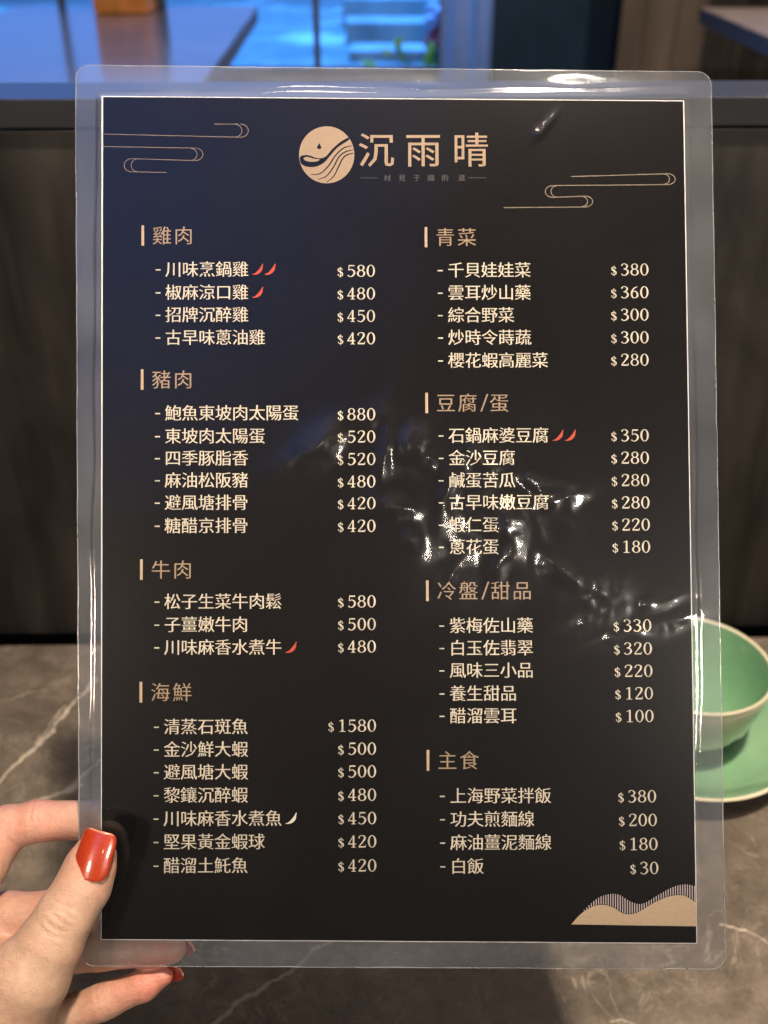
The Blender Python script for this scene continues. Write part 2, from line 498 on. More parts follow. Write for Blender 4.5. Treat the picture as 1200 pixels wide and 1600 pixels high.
M['warm_top'] = simple('warm_table_laminate', (0.26, 0.20, 0.155), 0.4, 0, 6, 0.2)
far_table(ft2, [(0.872, 1.9), (1.9, 1.9), (1.9, 3.25), (0.905, 3.25)], M['warm_top'])

# orange box and grey bottle standing on the far table
pb = at_z(147, 22, FZ); pb2 = at_z(233, 22, FZ)
boxr = empty('wooden_box', ((pb.x + pb2.x) / 2, pb.y + 0.06, FZ + 0.001))
tag(boxr, 'orange brown wooden box standing on the far grey table', 'box')
w2 = (pb2.x - pb.x) / 2
M['orange'] = simple('orange_wood', (0.62, 0.24, 0.06), 0.45, 0, 40, 0.25)
bm_obj('body', box_bm(-w2, -0.06, 0, w2, 0.06, 0.15), M['orange'], boxr, bevel=0.004)
bm_obj('lid', box_bm(-w2 - .002, -0.062, 0.152, w2 + .002, 0.062, 0.17), M['orange'], boxr, bevel=0.003)
for k in range(3):
    bm_obj('groove_line', box_bm(-w2 * .7, -0.0625, 0.05 + k * 0.03, w2 * .7, -0.0605, 0.056 + k * 0.03), M['far_edge'], boxr)
pk = at_z(246, 16, FZ)
pr_, fc = lathe([(0.0, 0), (0.021, 0), (0.022, 0.004), (0.022, 0.11), (0.016, 0.13), (0.010, 0.14), (0.010, 0.17), (0.0, 0.171)], 32)
bt = empty('bottle', (pk.x, pk.y + 0.03, FZ + 0.001))
tag(bt, 'dark grey bottle beside the orange box on the far table', 'bottle')
mesh_obj('body', pr_, fc, simple('dark_glass', (0.05, 0.07, 0.10), 0.15), bt, True)
pr_, fc = lathe([(0.0, 0.1725), (0.012, 0.1725), (0.012, 0.195), (0.0, 0.196)], 24)
mesh_obj('cap', pr_, fc, M['black'], bt, True)

# --- window wall
WY = 3.95
win = empty('window', (0, WY, 0))
tag(win, 'tall street window with dark mullions glowing blue behind the far table', 'window')
M['frame'] = simple('window_frame_metal', (0.10, 0.115, 0.14), 0.4)
M['sillm'] = simple('window_sill', (0.30, 0.32, 0.36), 0.4)
def wx(px, py=60): return at_y(px, py, WY).x
zb = at_y(500, 106, WY).z
x_r = wx(700)
bm_obj('sill', box_bm(-2.2, -0.10, zb - 0.06, x_r, 0.06, zb - 0.02), M['sillm'], win, bevel=0.003)
bm_obj('bottom_rail', box_bm(-2.2, -0.02, zb - 0.019, x_r, 0.02, zb + 0.004), M['frame'], win, bevel=0.002)
bm_obj('under_panel', box_bm(-2.2, -0.03, 0.0, x_r, 0.03, zb - 0.061), M['frame'], win)
mull = [(-2.2 + 0.02), wx(105), wx(495), x_r - 0.02]
for xm in mull:
    bm_obj('mullion', box_bm(xm - 0.011, -0.018, zb + 0.0045, xm + 0.011, 0.018, 2.6), M['frame'], win, bevel=0.002)
bm_obj('top_rail', box_bm(-2.2, -0.02, 2.601, x_r, 0.02, 2.66), M['frame'], win)
gm, nt, b, out = newmat('window_glass')
nt.nodes.remove(b)
tr = nt.nodes.new('ShaderNodeBsdfTransparent'); tr.inputs[0].default_value = (0.93, 0.96, 0.98, 1)
gl = nt.nodes.new('ShaderNodeBsdfGlossy'); gl.inputs['Roughness'].default_value = 0.02
fr = nt.nodes.new('ShaderNodeFresnel'); fr.inputs[0].default_value = 1.45
mx = nt.nodes.new('ShaderNodeMixShader')
nt.links.new(fr.outputs[0], mx.inputs[0]); nt.links.new(tr.outputs[0], mx.inputs[1]); nt.links.new(gl.outputs[0], mx.inputs[2])
nt.links.new(mx.outputs[0], out.inputs['Surface'])
for a, b_ in zip(mull[:-1], mull[1:]):
    bm_obj('pane', box_bm(a + 0.0115, -0.003, zb + 0.005, b_ - 0.0115, 0.003, 2.6), gm, win)

# curtain at the window's right end
M['curtain'] = simple('pale_curtain_cloth', (0.62, 0.64, 0.68), 0.9, 0, 20, 0.12)
_nt = M['curtain'].node_tree
_tl = _nt.nodes.new('ShaderNodeBsdfTranslucent'); _tl.inputs[0].default_value = (0.7, 0.75, 0.8, 1)
_mx = _nt.nodes.new('ShaderNodeMixShader'); _mx.inputs[0].default_value = 0.75
_nt.links.new(_nt.nodes['Principled BSDF'].outputs[0], _mx.inputs[1]); _nt.links.new(_tl.outputs[0], _mx.inputs[2])
_nt.links.new(_mx.outputs[0], _nt.nodes['Material Output'].inputs['Surface'])
cy = 3.82
xa, xb = at_y(690, 60, cy).x, at_y(768, 60, cy).x
vs, fs = [], []
N = 60
for i in range(N + 1):
    t = i / N
    x = xa + (xb - xa) * t
    y = 0.010 * math.sin(t * 2 * math.pi * 2.3) + 0.004 * math.sin(t * 23)
    vs += [(x, y, 0.02), (x, y, 2.6)]
for i in range(N): fs.append((2*i, 2*i+2, 2*i+3, 2*i+1))
cu = mesh_obj('curtain', vs, fs, M['curtain'], None, True)
cu.location = (0, cy, 0)
so = cu.modifiers.new('thick', 'SOLIDIFY'); so.thickness = 0.003
tag(cu, 'pale pleated curtain hanging between the window and the dark doorway', 'curtain')

# dark door, brown wall, black wall
door = empty('door', (0, WY, 0))
tag(door, 'dark navy door between the pale curtain and brown wall', 'door')
xd0, xd1 = wx(755), wx(985)
M['navy'] = simple('navy_door_paint', (0.010, 0.030, 0.065), 0.35, 0, 8, 0.2)
bm_obj('door_leaf', box_bm(xd0, -0.02, 0.01, xd1, 0.02, 2.3), M['navy'], door, bevel=0.003)
bm_obj('door_handle', box_bm(xd1 - 0.12, -0.05, 1.5, xd1 - 0.10, -0.0205, 1.75), M['frame'], door, bevel=0.003)
wy = 3.75
M['brown'] = mat_wood_dark('brown_wood_wall', (0.09, 0.072, 0.062), (0.22, 0.175, 0.15), 0.35)
xw = [at_y(p, 60, wy).x for p in (965, 1003, 1052, 1098)]
bw = empty('brown_wall', (0, wy, 0))
tag(bw, 'brown vertical wood plank wall right of the dark navy door', 'wall')
for a, b_ in zip(xw[:-1], xw[1:]):
    bm_obj('plank', box_bm(a + .001, -0.02, 0.0, b_ - .001, 0.02, 2.6), M['brown'], bw, bevel=0.002)
kw = bm_obj('dark_wall', box_bm(at_y(1099, 60, wy).x, wy - 0.02, 0.0, 3.2, wy + 0.02, 2.6), M['wood'])
tag(kw, 'near black wall behind the warm lit table corner', 'wall')

# outside: pavement, low steps, plant, pink blossom, sky
def mat_pave():
    m, nt, b, out = newmat('pavement_stone')
    v = coords(nt, (1, 1, 1))
    n = noise(nt, v, 1.6, 5, 0.6, 0.5)
    n2 = noise(nt, v, 7, 4, 0.6)
    f = mth(nt, 'ADD', mth(nt, 'MULTIPLY', n.outputs[0], 0.7), mth(nt, 'MULTIPLY', n2.outputs[0], 0.3))
    nt.links.new(ramp(nt, f, [(0.35, (0.13, 0.16, 0.17, 1)), (0.52, (0.25, 0.27, 0.27, 1)), (0.64, (0.62, 0.64, 0.60, 1))]), b.inputs['Base Color'])
    b.inputs['Roughness'].default_value = 0.6
    return m
M['pave'] = mat_pave()
pv = bm_obj('pavement', box_bm(-9, 4.06, 0.30, 9, 24, 0.52), M['pave'])
tag(pv, kind='structure')
M['step'] = simple('pale_step_stone', (0.42, 0.42, 0.41), 0.6, 0, 5, 0.3)
for k, (p0, p1, yy, hh, dd) in enumerate(((545, 688, 5.35, 0.05, 0.28), (540, 690, 5.95, 0.11, 0.3), (535, 690, 6.7, 0.16, 0.35))):
    a = at_y(p0, 60, yy).x; b_ = at_y(p1, 60, yy).x
    st = bm_obj('stone_step', box_bm(a, yy, 0.5205, b_, yy + dd, 0.5205 + hh), M['step'], bevel=0.01)
    tag(st, ('nearest low pale step outside the window behind the plant', 'middle pale step outside the window', 'farthest and tallest pale step outside the window')[k], 'step', 'pale steps outside the window')
# plant outside
def leaf_mesh(base, direction, length, width, up):
    d = Vector(direction).normalized(); u = Vector(up)
    s = d.cross(u).normalized(); n = s.cross(d)
    vs, fs = [], []
    K = 7
    for i in range(K + 1):
        t = i / K
        w = width * math.sin(math.pi * min(1, t * 0.93 + 0.05)) ** 0.8
        c_ = Vector(base) + d * length * t + n * (-0.25 * length * t * t)
        vs += [c_ - s * w + n * w * .3, c_, c_ + s * w + n * w * .3]
    for i in range(K):
        for j in range(2):
            fs.append((3*i+j, 3*i+j+1, 3*i+j+4, 3*i+j+3))
    return vs, fs
M['leaf'] = simple('leaf_green', (0.55, 0.75, 0.06), 0.5, 0, 30, 0.35)
M['stem'] = simple('stem_green', (0.05, 0.16, 0.08), 0.6)
ppos = at_y(655, 118, 4.45)
plant = empty('garden_plant', (ppos.x, 4.45, 0.5205))
tag(plant, 'green leafy plant growing outside the blue window', 'plant')
bm_obj('pot', prism_bm([(0.06 * math.cos(t * math.pi / 8), 0.06 * math.sin(t * math.pi / 8)) for t in range(16)], 0.0, 0.09), M['frame'], plant, bevel=0.004)
z_ref = plant.location.z
for (lx, ly, ang, ln, wd) in ((618, 75, 60, .05, .014), (632, 98, 115, .09, .012), (668, 108, 80, .10, .018), (690, 70, 75, .06, .008), (600, 112, 150, .10, .014),
                          (575, 120, 170, .09, .016), (645, 118, 30, .10, .018), (660, 95, 50, .07, .01), (628, 120, 190, .10, .013), (590, 128, 30, .12, .014), (676, 120, 100, .08, .02), (610, 92, 120, .05, .008)):
    p = at_y(lx, ly, 4.45)
    q = (p.x - plant.location.x, random.uniform(-.04, .04), p.z - z_ref)
    a = R(ang)
    v_, f_ = leaf_mesh(q, (math.cos(a), random.uniform(-.3, .3), math.sin(a)), ln, wd, (0.1, -1, 0.3))
    lf = mesh_obj('leaf', v_, f_, M['leaf'], plant, True)
    so = lf.modifiers.new('thick', 'SOLIDIFY'); so.thickness = 0.001
    base = Vector((0, 0, 0.085)); tipv = Vector(q)
    d = (tipv - base)
    bmx = bmesh.new()
    bmesh.ops.create_cone(bmx, segments=6, radius1=0.004, radius2=0.002, depth=d.length, cap_ends=True)
    bmesh.ops.transform(bmx, verts=bmx.verts, matrix=Matrix.Translation((base + tipv) / 2) @ d.to_track_quat('Z', 'Y').to_matrix().to_4x4())
    bm_obj('stem', bmx, M['stem'], plant, True)
# pink and white blossoms on a stand further out
pp = at_y(684, 58, 5.0)
fl = empty('blossom_bunch', (pp.x, 5.0, 0.5205))
tag(fl, 'blurred pink and white blossom bunch outside the window by the curtain', 'flowers')
bmx = bmesh.new()
bmesh.ops.create_cone(bmx, segments=12, radius1=0.02, radius2=0.014, depth=pp.z - 0.5205 + .02, cap_ends=True)
bmesh.ops.translate(bmx, verts=bmx.verts, vec=(0, 0, (pp.z - 0.5205 + .02) / 2))
bm_obj('stem', bmx, M['stem'], fl)
M['pink'] = simple('pink_petals', (0.95, 0.10, 0.12), 0.6)
M['white'] = simple('white_petals', (0.85, 0.62, 0.78), 0.6)
for k in range(14):
    hi_ = k % 2
    z = pp.z - 0.5205 + (0.09 if hi_ else 0.0) + random.uniform(-.03, .03)
    bmx = bmesh.new()
    bmesh.ops.create_icosphere(bmx, subdivisions=2, radius=0.032)
    for v in bmx.verts: v.co *= 1 + 0.25 * mnoise.noise(v.co * 60 + Vector((k, 0, 0)))
    bmesh.ops.translate(bmx, verts=bmx.verts, vec=(random.uniform(-.04, .05), random.uniform(-.04, .04), z))
    bm_obj('blossom', bmx, M['white'] if hi_ else M['pink'], fl, True)
# sky backdrop beyond the street
sm, nt, b, out = newmat('daylight_sky')
nt.nodes.remove(b)
em = nt.nodes.new('ShaderNodeEmission'); em.inputs[0].default_value = (0.13, 0.33, 1.0, 1); em.inputs[1].default_value = 1.35
nt.links.new(em.outputs[0], out.inputs['Surface'])
sky = mesh_obj('sky', [(-16, 24, -1), (16, 24, -1), (16, 24, 12), (-16, 24, 12)], [(0, 1, 2, 3)], sm)
tag(sky, kind='structure')

# ================================================================== TEA BOWL AND SAUCER
rim_z = TZ + 0.070
bc = at_z(1086, 1034, rim_z)
saucer_top = 0.013
sau = empty('saucer', (bc.x + 0.002, bc.y - 0.004, TZ + 0.0006))
tag(sau, 'green celadon saucer with pale rim under the tea bowl', 'saucer')
sp = [(0.0, 0.0), (0.030, 0.0), (0.033, 0.002), (0.046, 0.0045), (0.058, 0.0115), (0.0700, 0.0200), (0.0720, 0.0230)]
tp = [(0.0688, 0.0222), (0.058, 0.0138), (0.045, 0.0078), (0.030, 0.006), (0.0, 0.0055)]
v_, f_ = lathe(sp, 128); mesh_obj('underside', v_, f_, M['celadon_out'], sau, True)
v_, f_ = lathe([(0.0720, 0.0230), (0.0717, 0.0239), (0.0705, 0.0239), (0.0688, 0.0222)], 128); mesh_obj('rim', v_, f_, M['rim'], sau, True)
v_, f_ = lathe(tp, 128); mesh_obj('plate', v_, f_, M['celadon'], sau, True)
bowl = empty('tea_bowl', (bc.x, bc.y, TZ + 0.0062))
tag(bowl, 'pale green celadon tea bowl on its saucer at the right edge', 'bowl')
BH = rim_z - TZ - 0.0062
RB = 0.0495
lip = lambda t, z: 0.0
outp_lo = [(0.0, 0.0008), (0.018, 0.0008), (0.0195, 0.0), (0.021, 0.0), (0.0215, 0.002), (0.0215, 0.0065), (0.026, 0.0095), (0.033, 0.0155), (0.0385, 0.0225), (0.0415, 0.028)]
def foot_wob(t, z): return 0.004 * math.sin(8 * t) * min(1, max(0, (z - 0.008) / 0.02))
v_, f_ = lathe(outp_lo, 128, foot_wob); mesh_obj('lower_body', v_, f_, M['celadon'], bowl, True)
# the pale outer glaze ends in a wavy line a little proud of the lower glaze
n_ = 128; vs, fs = [], []
for k in range(n_):
    t = 2 * math.pi * k / n_
    z0 = 0.0255 + 0.0035 * math.sin(5 * t + 0.8) + 0.0015 * math.sin(11 * t)
    pr0 = np.interp(z0, [p[1] for p in outp_lo[5:]], [p[0] for p in outp_lo[5:]])
    ring = [(pr0 + 0.0001, z0 - 0.0004), (pr0 + 0.0011, z0 + 0.0006), (0.0440, 0.036), (0.0466, 0.044), (0.0484, 0.053), (RB, BH - 0.0012)]
    for r_, z_ in ring: vs.append((r_ * math.cos(t), r_ * math.sin(t), z_))
m_ = len(ring)
for k in range(n_):
    k2 = (k + 1) % n_
    for j in range(m_ - 1): fs.append((k*m_+j, k2*m_+j, k2*m_+j+1, k*m_+j+1))
mesh_obj('outer_glaze', vs, fs, M['celadon_out'], bowl, True)
v_, f_ = lathe([(RB, BH - 0.0012), (RB, BH - 0.0003), (RB - 0.0008, BH), (RB - 0.0013, BH - 0.0001), (RB - 0.0020, BH - 0.0012)], 128); mesh_obj('rim', v_, f_, M['rim'], bowl, True)
v_, f_ = lathe([(RB - 0.0020, BH - 0.0012), (0.0455, 0.053), (0.0435, 0.042), (0.039, 0.030), (0.031, 0.0195), (0.022, 0.0125), (0.011, 0.0105), (0.0, 0.0102)], 128); mesh_obj('inner_glaze', v_, f_, M['celadon'], bowl, True)

# ================================================================== LAMINATED MENU
menu = empty('menu', mw=MENU_MW)
tag(menu, 'black laminated restaurant menu card with cream Chinese dishes held upright', 'menu')

cTL, cTR, cBR, cBL = L(158.5, 150), L(1069, 157), L(1089.5, 1474.5), L(157.5, 1468.5)
def cardpt(u, v):      # 0..1 across, 0..1 down
    return (cTL * (1-u) * (1-v) + cTR * u * (1-v) + cBR * u * v + cBL * (1-u) * v)
# paper core
bm = bmesh.new()
q = [cTL, cTR, cBR, cBL]
a = [bm.verts.new((p[0]*MM, p[1]*MM, -0.30*MM)) for p in q]
b4 = [bm.verts.new((p[0]*MM, p[1]*MM, -0.02*MM)) for p in q]
bm.faces.new(a); bm.faces.new(b4[::-1])
for i in range(4): bm.faces.new((a[i], b4[i], b4[(i+1) % 4], a[(i+1) % 4]))
bm_obj('card', bm, M['paper'], menu)
# printed black face, set in from the cut edge so that a sliver of paper shows at left and right
def P3(p, z): return (p[0]*MM, p[1]*MM, z*MM)
ins = [cardpt(0.0030, 0.0010), cardpt(0.9982, 0.0010), cardpt(0.9985, 0.9992), cardpt(0.0012, 0.9992)]
mesh_obj('black_print', [P3(p, 0.0) for p in ins[::-1]], [(0, 1, 2, 3)], M['ink'], menu)
ZP = 0.06   # print sheets sit this far above the face, mm

# ---- text
_tc = {}
def glyph_mesh(ch):
    if ch in _tc: return _tc[ch]
    cu = bpy.data.curves.new('g', 'FONT'); cu.body = ch; cu.resolution_u = 2
    o = bpy.data.objects.new('g', cu); COL.objects.link(o)
    bpy.context.view_layer.update()
    dg = bpy.context.evaluated_depsgraph_get()
    me = bpy.data.meshes.new_from_object(o.evaluated_get(dg))
    bmm = bmesh.new(); bmm.from_mesh(me)
    bmesh.ops.remove_doubles(bmm, verts=bmm.verts, dist=1e-5)
    V = np.array([v.co[:2] for v in bmm.verts]); F = [tuple(v.index for v in f.verts) for f in bmm.faces]
    # thin the horizontals, fatten the verticals a little (song-style contrast)
    N = np.zeros_like(V); C = np.zeros(len(V))
    for e in bmm.edges:
        if len(e.link_faces) != 1: continue
        f = e.link_faces[0]
        m_ = (e.verts[0].co + e.verts[1].co) / 2; d = e.verts[1].co - e.verts[0].co
        if d.length < 1e-7: continue
        n = Vector((d.y, -d.x)).normalized()
        fc_ = f.calc_center_median()
        if n.dot(Vector((m_.x - fc_.x, m_.y - fc_.y))) < 0: n = -n
        for v in e.verts: N[v.index] += np.array(n[:]); C[v.index] += 1
    C[C == 0] = 1
    N /= C[:, None]
    _tc[ch] = (V, F, N)
    bmm.free()
    bpy.data.objects.remove(o); bpy.data.curves.remove(cu); bpy.data.meshes.remove(me)
    return _tc[ch]
def text_mesh(name, s, x0, yc, em, pitch, mat, parent, grow=(0.012, -0.011), z=ZP, xs=1.0):
    """x0 left edge (mm), yc centre line (mm)"""
    vs, fs = [], []
    x = x0
    for ch in s:
        if ch == ' ': x += pitch; continue
        if ch == '/':
            off = len(vs)
            vs += [P3((x + em*.02, yc - em*.44), z), P3((x + em*.10, yc - em*.44), z), P3((x + em*.42, yc + em*.44), z), P3((x + em*.34, yc + em*.44), z)]
            fs.append((off, off+1, off+2, off+3)); x += pitch * 0.46; continue
        V, F, N = glyph_mesh(ch)
        off = len(vs)
        for p, n in zip(V, N):
            px_ = x + (p[0] - 0.03 + n[0] * grow[0]) * em * xs
            py_ = yc + (p[1] - 0.38 + n[1] * grow[1]) * em
            vs.append(P3((px_, py_), z))
        fs += [tuple(i + off for i in f) for f in F]
        x += pitch
    return mesh_obj(name, vs, fs, mat, parent)

# ---- serif numerals drawn with a broad pen: strokes of (x, y, width)
def ell(cx, cy, rx, ry, wx_, wy_):
    return [(cx + rx * math.cos(t), cy + ry * math.sin(t), wx_ * math.cos(t)**2 + wy_ * math.sin(t)**2) for t in [k * 2 * math.pi / 28 for k in range(29)]]
DIG = {
 '0': [('p', ell(.28, .49, .225, .475, .115, .05))],
 '1': [('p', [(.30, .03, .11), (.30, .98, .10)]), ('p', [(.09, .84, .04), (.30, .96, .06)]), ('p', [(.10, .02, .045), (.50, .02, .045)])],
 '2': [('s', [(.07, .74, .09), (.10, .89, .06), (.27, .97, .05), (.45, .87, .10), (.44, .67, .115), (.27, .38, .075), (.06, .09, .05)]), ('p', [(.05, .055, .10), (.50, .055, .10)]), ('p', [(.49, .03, .05), (.53, .22, .03)])],
 '3': [('s', [(.07, .80, .09), (.12, .92, .06), (.27, .97, .05), (.44, .82, .10), (.38, .61, .08), (.20, .53, .045)]), ('s', [(.20, .53, .045), (.42, .46, .08), (.49, .25, .115), (.36, .05, .08), (.18, .01, .05), (.05, .12, .09)])],
 '4': [('p', [(.37, .02, .105), (.37, .96, .105)]), ('p', [(.38, .97, .05), (.03, .30, .05)]), ('p', [(.01, .285, .065), (.55, .285, .065)]), ('p', [(.22, .02, .04), (.52, .02, .04)])],
 '5': [('p', [(.13, .92, .10), (.50, .92, .10)]), ('p', [(.13, .96, .045), (.105, .52, .045)]), ('s', [(.105, .54, .04), (.27, .61, .06), (.45, .49, .10), (.49, .28, .115), (.36, .06, .08), (.18, .01, .05), (.05, .12, .09)])],
 '6': [('s', [(.47, .96, .045), (.25, .82, .08), (.11, .58, .11), (.075, .33, .115), (.13, .1, .09), (.28, .015, .05), (.45, .12, .10), (.48, .31, .11), (.40, .52, .08), (.28, .58, .05), (.12, .47, .05)])],
 '8': [('p', ell(.28, .745, .185, .215, .095, .045)), ('p', ell(.28, .27, .225, .255, .11, .045))],
 '$': [('s', [(.43, .70, .08), (.40, .82, .05), (.27, .87, .05), (.10, .78, .09), (.13, .62, .11), (.30, .50, .12), (.44, .36, .11), (.43, .19, .09), (.27, .11, .05), (.11, .16, .05), (.07, .30, .08)]), ('p', [(.275, -.02, .045), (.275, 1.0, .045)])],
}
def stroke_strip(pts, ox, oy, s, z, vs, fs, sx=1.0, fat=1.0):
    pts = [np.array(p, float) for p in pts]
    n = len(pts); off = len(vs)
    for i, p in enumerate(pts):
        a_ = pts[max(0, i-1)][:2]; b_ = pts[min(n-1, i+1)][:2]
        if i in (0, n-1) and np.allclose(pts[0][:2], pts[-1][:2]) and n > 5:
            a_ = pts[-2][:2]; b_ = pts[1][:2]
        d = (b_ - a_); d /= (np.linalg.norm(d) + 1e-9)
        nn = np.array([-d[1], d[0]]) * p[2] / 2 * fat
        for sg in (1, -1):
            vs.append(P3((ox + (p[0] + sg*nn[0]) * s * sx, oy + (p[1] + sg*nn[1]) * s), z))
    for i in range(n - 1):
        fs.append((off+2*i, off+2*i+1, off+2*i+3, off+2*i+2))
def number_mesh(s, xr, yc, parent):
    """price, right aligned at xr"""
    H, pitch = 4.35, 3.50
    vs, fs = [], []
    x = xr - pitch * len(s) + 0.35
    x_d = x - 3.55
    for ch in '$' + s:
        if ch == '$': ox, oy, sc_ = x_d, yc - 2.35, 3.7
        else: ox, oy, sc_ = x, yc - H / 2, H; x += pitch
        for k, (kind, pts) in enumerate(DIG[ch]):
            pp_ = catmull(pts, 6) if kind == 's' else pts
            stroke_strip(pp_, ox, oy, sc_, ZP + k * 0.012, vs, fs, 1.20 if ch != '$' else 1.1, 1.08)
    return mesh_obj('price', vs, fs, M['text'], parent)
def bar(name, xc, yc, w, h, mat, parent):
    return mesh_obj(name, [P3((xc-w/2, yc-h/2), ZP), P3((xc+w/2, yc-h/2), ZP), P3((xc+w/2, yc+h/2), ZP), P3((xc-w/2, yc+h/2), ZP)], [(0, 1, 2, 3)], mat, parent)
def chili(x, y, mat, parent, label=None):
    pts = catmull([(0.0, 0.03, .03), (.30, .07, .15), (.60, .25, .28), (.82, .52, .27), (.91, .76, .15), (1.0, 1.0, .06)], 5)
    vs, fs = [], []
    stroke_strip(pts, x, y - 2.05, 3.9, ZP, vs, fs)
    o = mesh_obj('chili_mark', vs, fs, mat, parent)
    if label: o['label'] = label
    return o

LEFT = [(368, '雞肉', [(420.5, 423, '川味烹鍋雞', '580', 2), (456.5, 458.5, '椒麻涼口雞', '480', 1), (491.5, 493.5, '招牌沉醉雞', '450', 0), (527, 528.5, '古早味蔥油雞', '420', 0)]),
        (593, '豬肉', [(645, 647, '鮑魚東坡肉太陽蛋', '880', 0), (681, 682, '東坡肉太陽蛋', '520', 0), (715.5, 717, '四季豚脂香', '520', 0), (750, 752, '麻油松阪豬', '480', 0), (785, 786, '避風塘排骨', '420', 0), (821, 821.5, '糖醋京排骨', '420', 0)]),
        (890, '牛肉', [(939.5, 939.5, '松子生菜牛肉鬆', '580', 0), (975.5, 975, '子薑嫩牛肉', '500', 0), (1011, 1010, '川味麻香水煮牛', '480', 1)]),
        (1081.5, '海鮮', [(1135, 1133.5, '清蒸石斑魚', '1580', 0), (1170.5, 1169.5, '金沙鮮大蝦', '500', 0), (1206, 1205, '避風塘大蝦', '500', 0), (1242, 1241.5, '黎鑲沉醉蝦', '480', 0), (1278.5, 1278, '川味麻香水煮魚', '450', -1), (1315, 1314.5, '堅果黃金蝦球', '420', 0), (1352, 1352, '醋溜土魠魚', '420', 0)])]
RIGHT = [(370.5, '青菜', [(421.7, 421, '千貝娃娃菜', '380', 0), (457, 456.5, '雲耳炒山藥', '360', 0), (492, 491.5, '綜合野菜', '300', 0), (527, 527, '炒時令蒔蔬', '300', 0), (562.8, 562, '櫻花蝦高麗菜', '280', 0)]),
         (629.5, '豆腐/蛋', [(680, 680, '石鍋麻婆豆腐', '350', 2), (715, 715, '金沙豆腐', '280', 0), (750, 750, '鹹蛋苦瓜', '280', 0), (784.5, 785, '古早味嫩豆腐', '280', 0), (819.5, 819.5, '蝦仁蛋', '220', 0), (854, 854, '蔥花蛋', '180', 0)]),
         (923, '冷盤/甜品', [(977, 977, '紫梅佐山藥', '330', 0), (1012, 1013, '白玉佐翡翠', '320', 0), (1047, 1048, '風味三小品', '220', 0), (1083, 1083, '養生甜品', '120', 0), (1118, 1118.5, '醋溜雲耳', '100', 0)]),
         (1188, '主食', [(1243, 1244, '上海野菜拌飯', '380', 0), (1279.5, 1281, '功夫煎麵線', '200', 0), (1316, 1318.5, '麻油薑泥麵線', '180', 0), (1353, 1356, '白飯', '30', 0)])]
for side, data in enumerate((LEFT, RIGHT)):
    for hy, head, items in data:
        if side == 0:
            y = L(240, hy)[1]; bx = -90.55; hx = -87.0; ix = -82.3; dx = -85.0; pr_x = -7.1
        else:
            y = L(690, hy)[1]; bx = 11.05; hx = 14.6; ix = 18.9; dx = 16.1; pr_x = 91.3
        bar('section_bar', bx, y, 0.95, 7.3, M['gold2'], menu)
        text_mesh('heading', head, hx, y, 7.1, 7.75, M['gold'], menu, (0.003, -0.012))
        for ny, py_, nm, price, ch in items:
            yn = L(320 if side == 0 else 760, ny)[1]
            yp = L(555 if side == 0 else 985, py_)[1]
            bar('bullet_dash', dx, yn - 0.25, 1.75, 0.42, M['text'], menu)
            text_mesh('dish_name', nm, ix, yn, 6.02, 5.99, M['text'], menu)
            xr = pr_x
            if side == 1: xr = L({421: 1014}.get(py_, np.interp(py_, [421, 700, 977, 1118, 1356], [1014, 1014.5, 1018.5, 1022, 1029.5])), py_)[0]
            number_mesh(price, xr, yp, menu)
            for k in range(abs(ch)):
                chili(ix + 5.99 * len(nm) + 1.0 + k * 4.45, yn, M['cream'] if ch < 0 else M['red'], menu, 'chilli mark with reflection painted as cream' if ch < 0 else None)

# ---- title, emblem, tagline
ty = L(660, 234)[1]
for ch, px_ in zip('沉雨晴', (560.5, 634, 708)):
    text_mesh('title_character', ch, L(px_, 234)[0], ty, 13.4, 13.4, M['gold'], menu, (0.010, 0.0))
tgy = L(660, 278)[1]
for ch, px_ in zip('材見于細的滋', (600, 623, 646, 668, 690, 716)):
    text_mesh('tagline_character', ch, L(px_, 278)[0], tgy, 2.6, 2.6, M['faint'], menu)
for a_, b_ in ((563, 590), (731, 760)):
    bar('tagline_rule', (L(a_, 278)[0] + L(b_, 278)[0]) / 2, tgy, L(b_, 278)[0] - L(a_, 278)[0], 0.16, M['faint'], menu)
def px_poly(pts, z, mat, name, parent):
    vs = [P3(L(*p)[:2], z) for p in pts]
    bmm = bmesh.new()
    bvs = [bmm.verts.new(v) for v in vs]
    f = bmm.faces.new(bvs)
    bmm.normal_update()
    if f.normal.z < 0: f.normal_flip()
    bmesh.ops.triangulate(bmm, faces=[f])
    me = bpy.data.meshes.new(name); bmm.to_mesh(me); bmm.free(); me.materials.append(mat)
    o = bpy.data.objects.new(name, me); COL.objects.link(o); o.parent = parent
    return o
ecx, ecy, er = 510.5, 242.0, 43.2
emb = px_poly([(ecx + er * math.cos(t * math.pi / 36), ecy + er * 1.03 * math.sin(t * math.pi / 36)) for t in range(72)], ZP, M['gold'], 'emblem', menu)
def zq(p): return (400 + p[0] / 3.0, 160 + p[1] / 3.0)
def px_stroke(pts, z, mat, name, parent, closed=False, n=6):
    pp_ = catmull([(*L(*zq(p))[:2], p[2] / 3.0 / 4.41) for p in pts], n)
    vs, fs = [], []
    stroke_strip(pp_, 0, 0, 1, z, vs, fs)
    return mesh_obj(name, vs, fs, mat, parent)
sw = catmull([(205, 262), (212, 288), (240, 302), (280, 302), (320, 282), (352, 245), (385, 210), (436, 176), (432, 166), (395, 186), (355, 222), (325, 255), (290, 262), (245, 248), (212, 250)], 4)
px_poly([zq(p) for p in sw], ZP + .05, M['ink'], 'emblem_wave', emb)
lf_ = catmull([(222, 262), (240, 256), (270, 264), (298, 268), (285, 277), (255, 279), (230, 273)], 4)
px_poly([zq(p) for p in lf_], ZP + .09, M['gold'], 'emblem_leaf', emb)
dp = catmull([(296, 190), (303, 204), (307, 213), (297, 220), (286, 213), (290, 203)], 4)
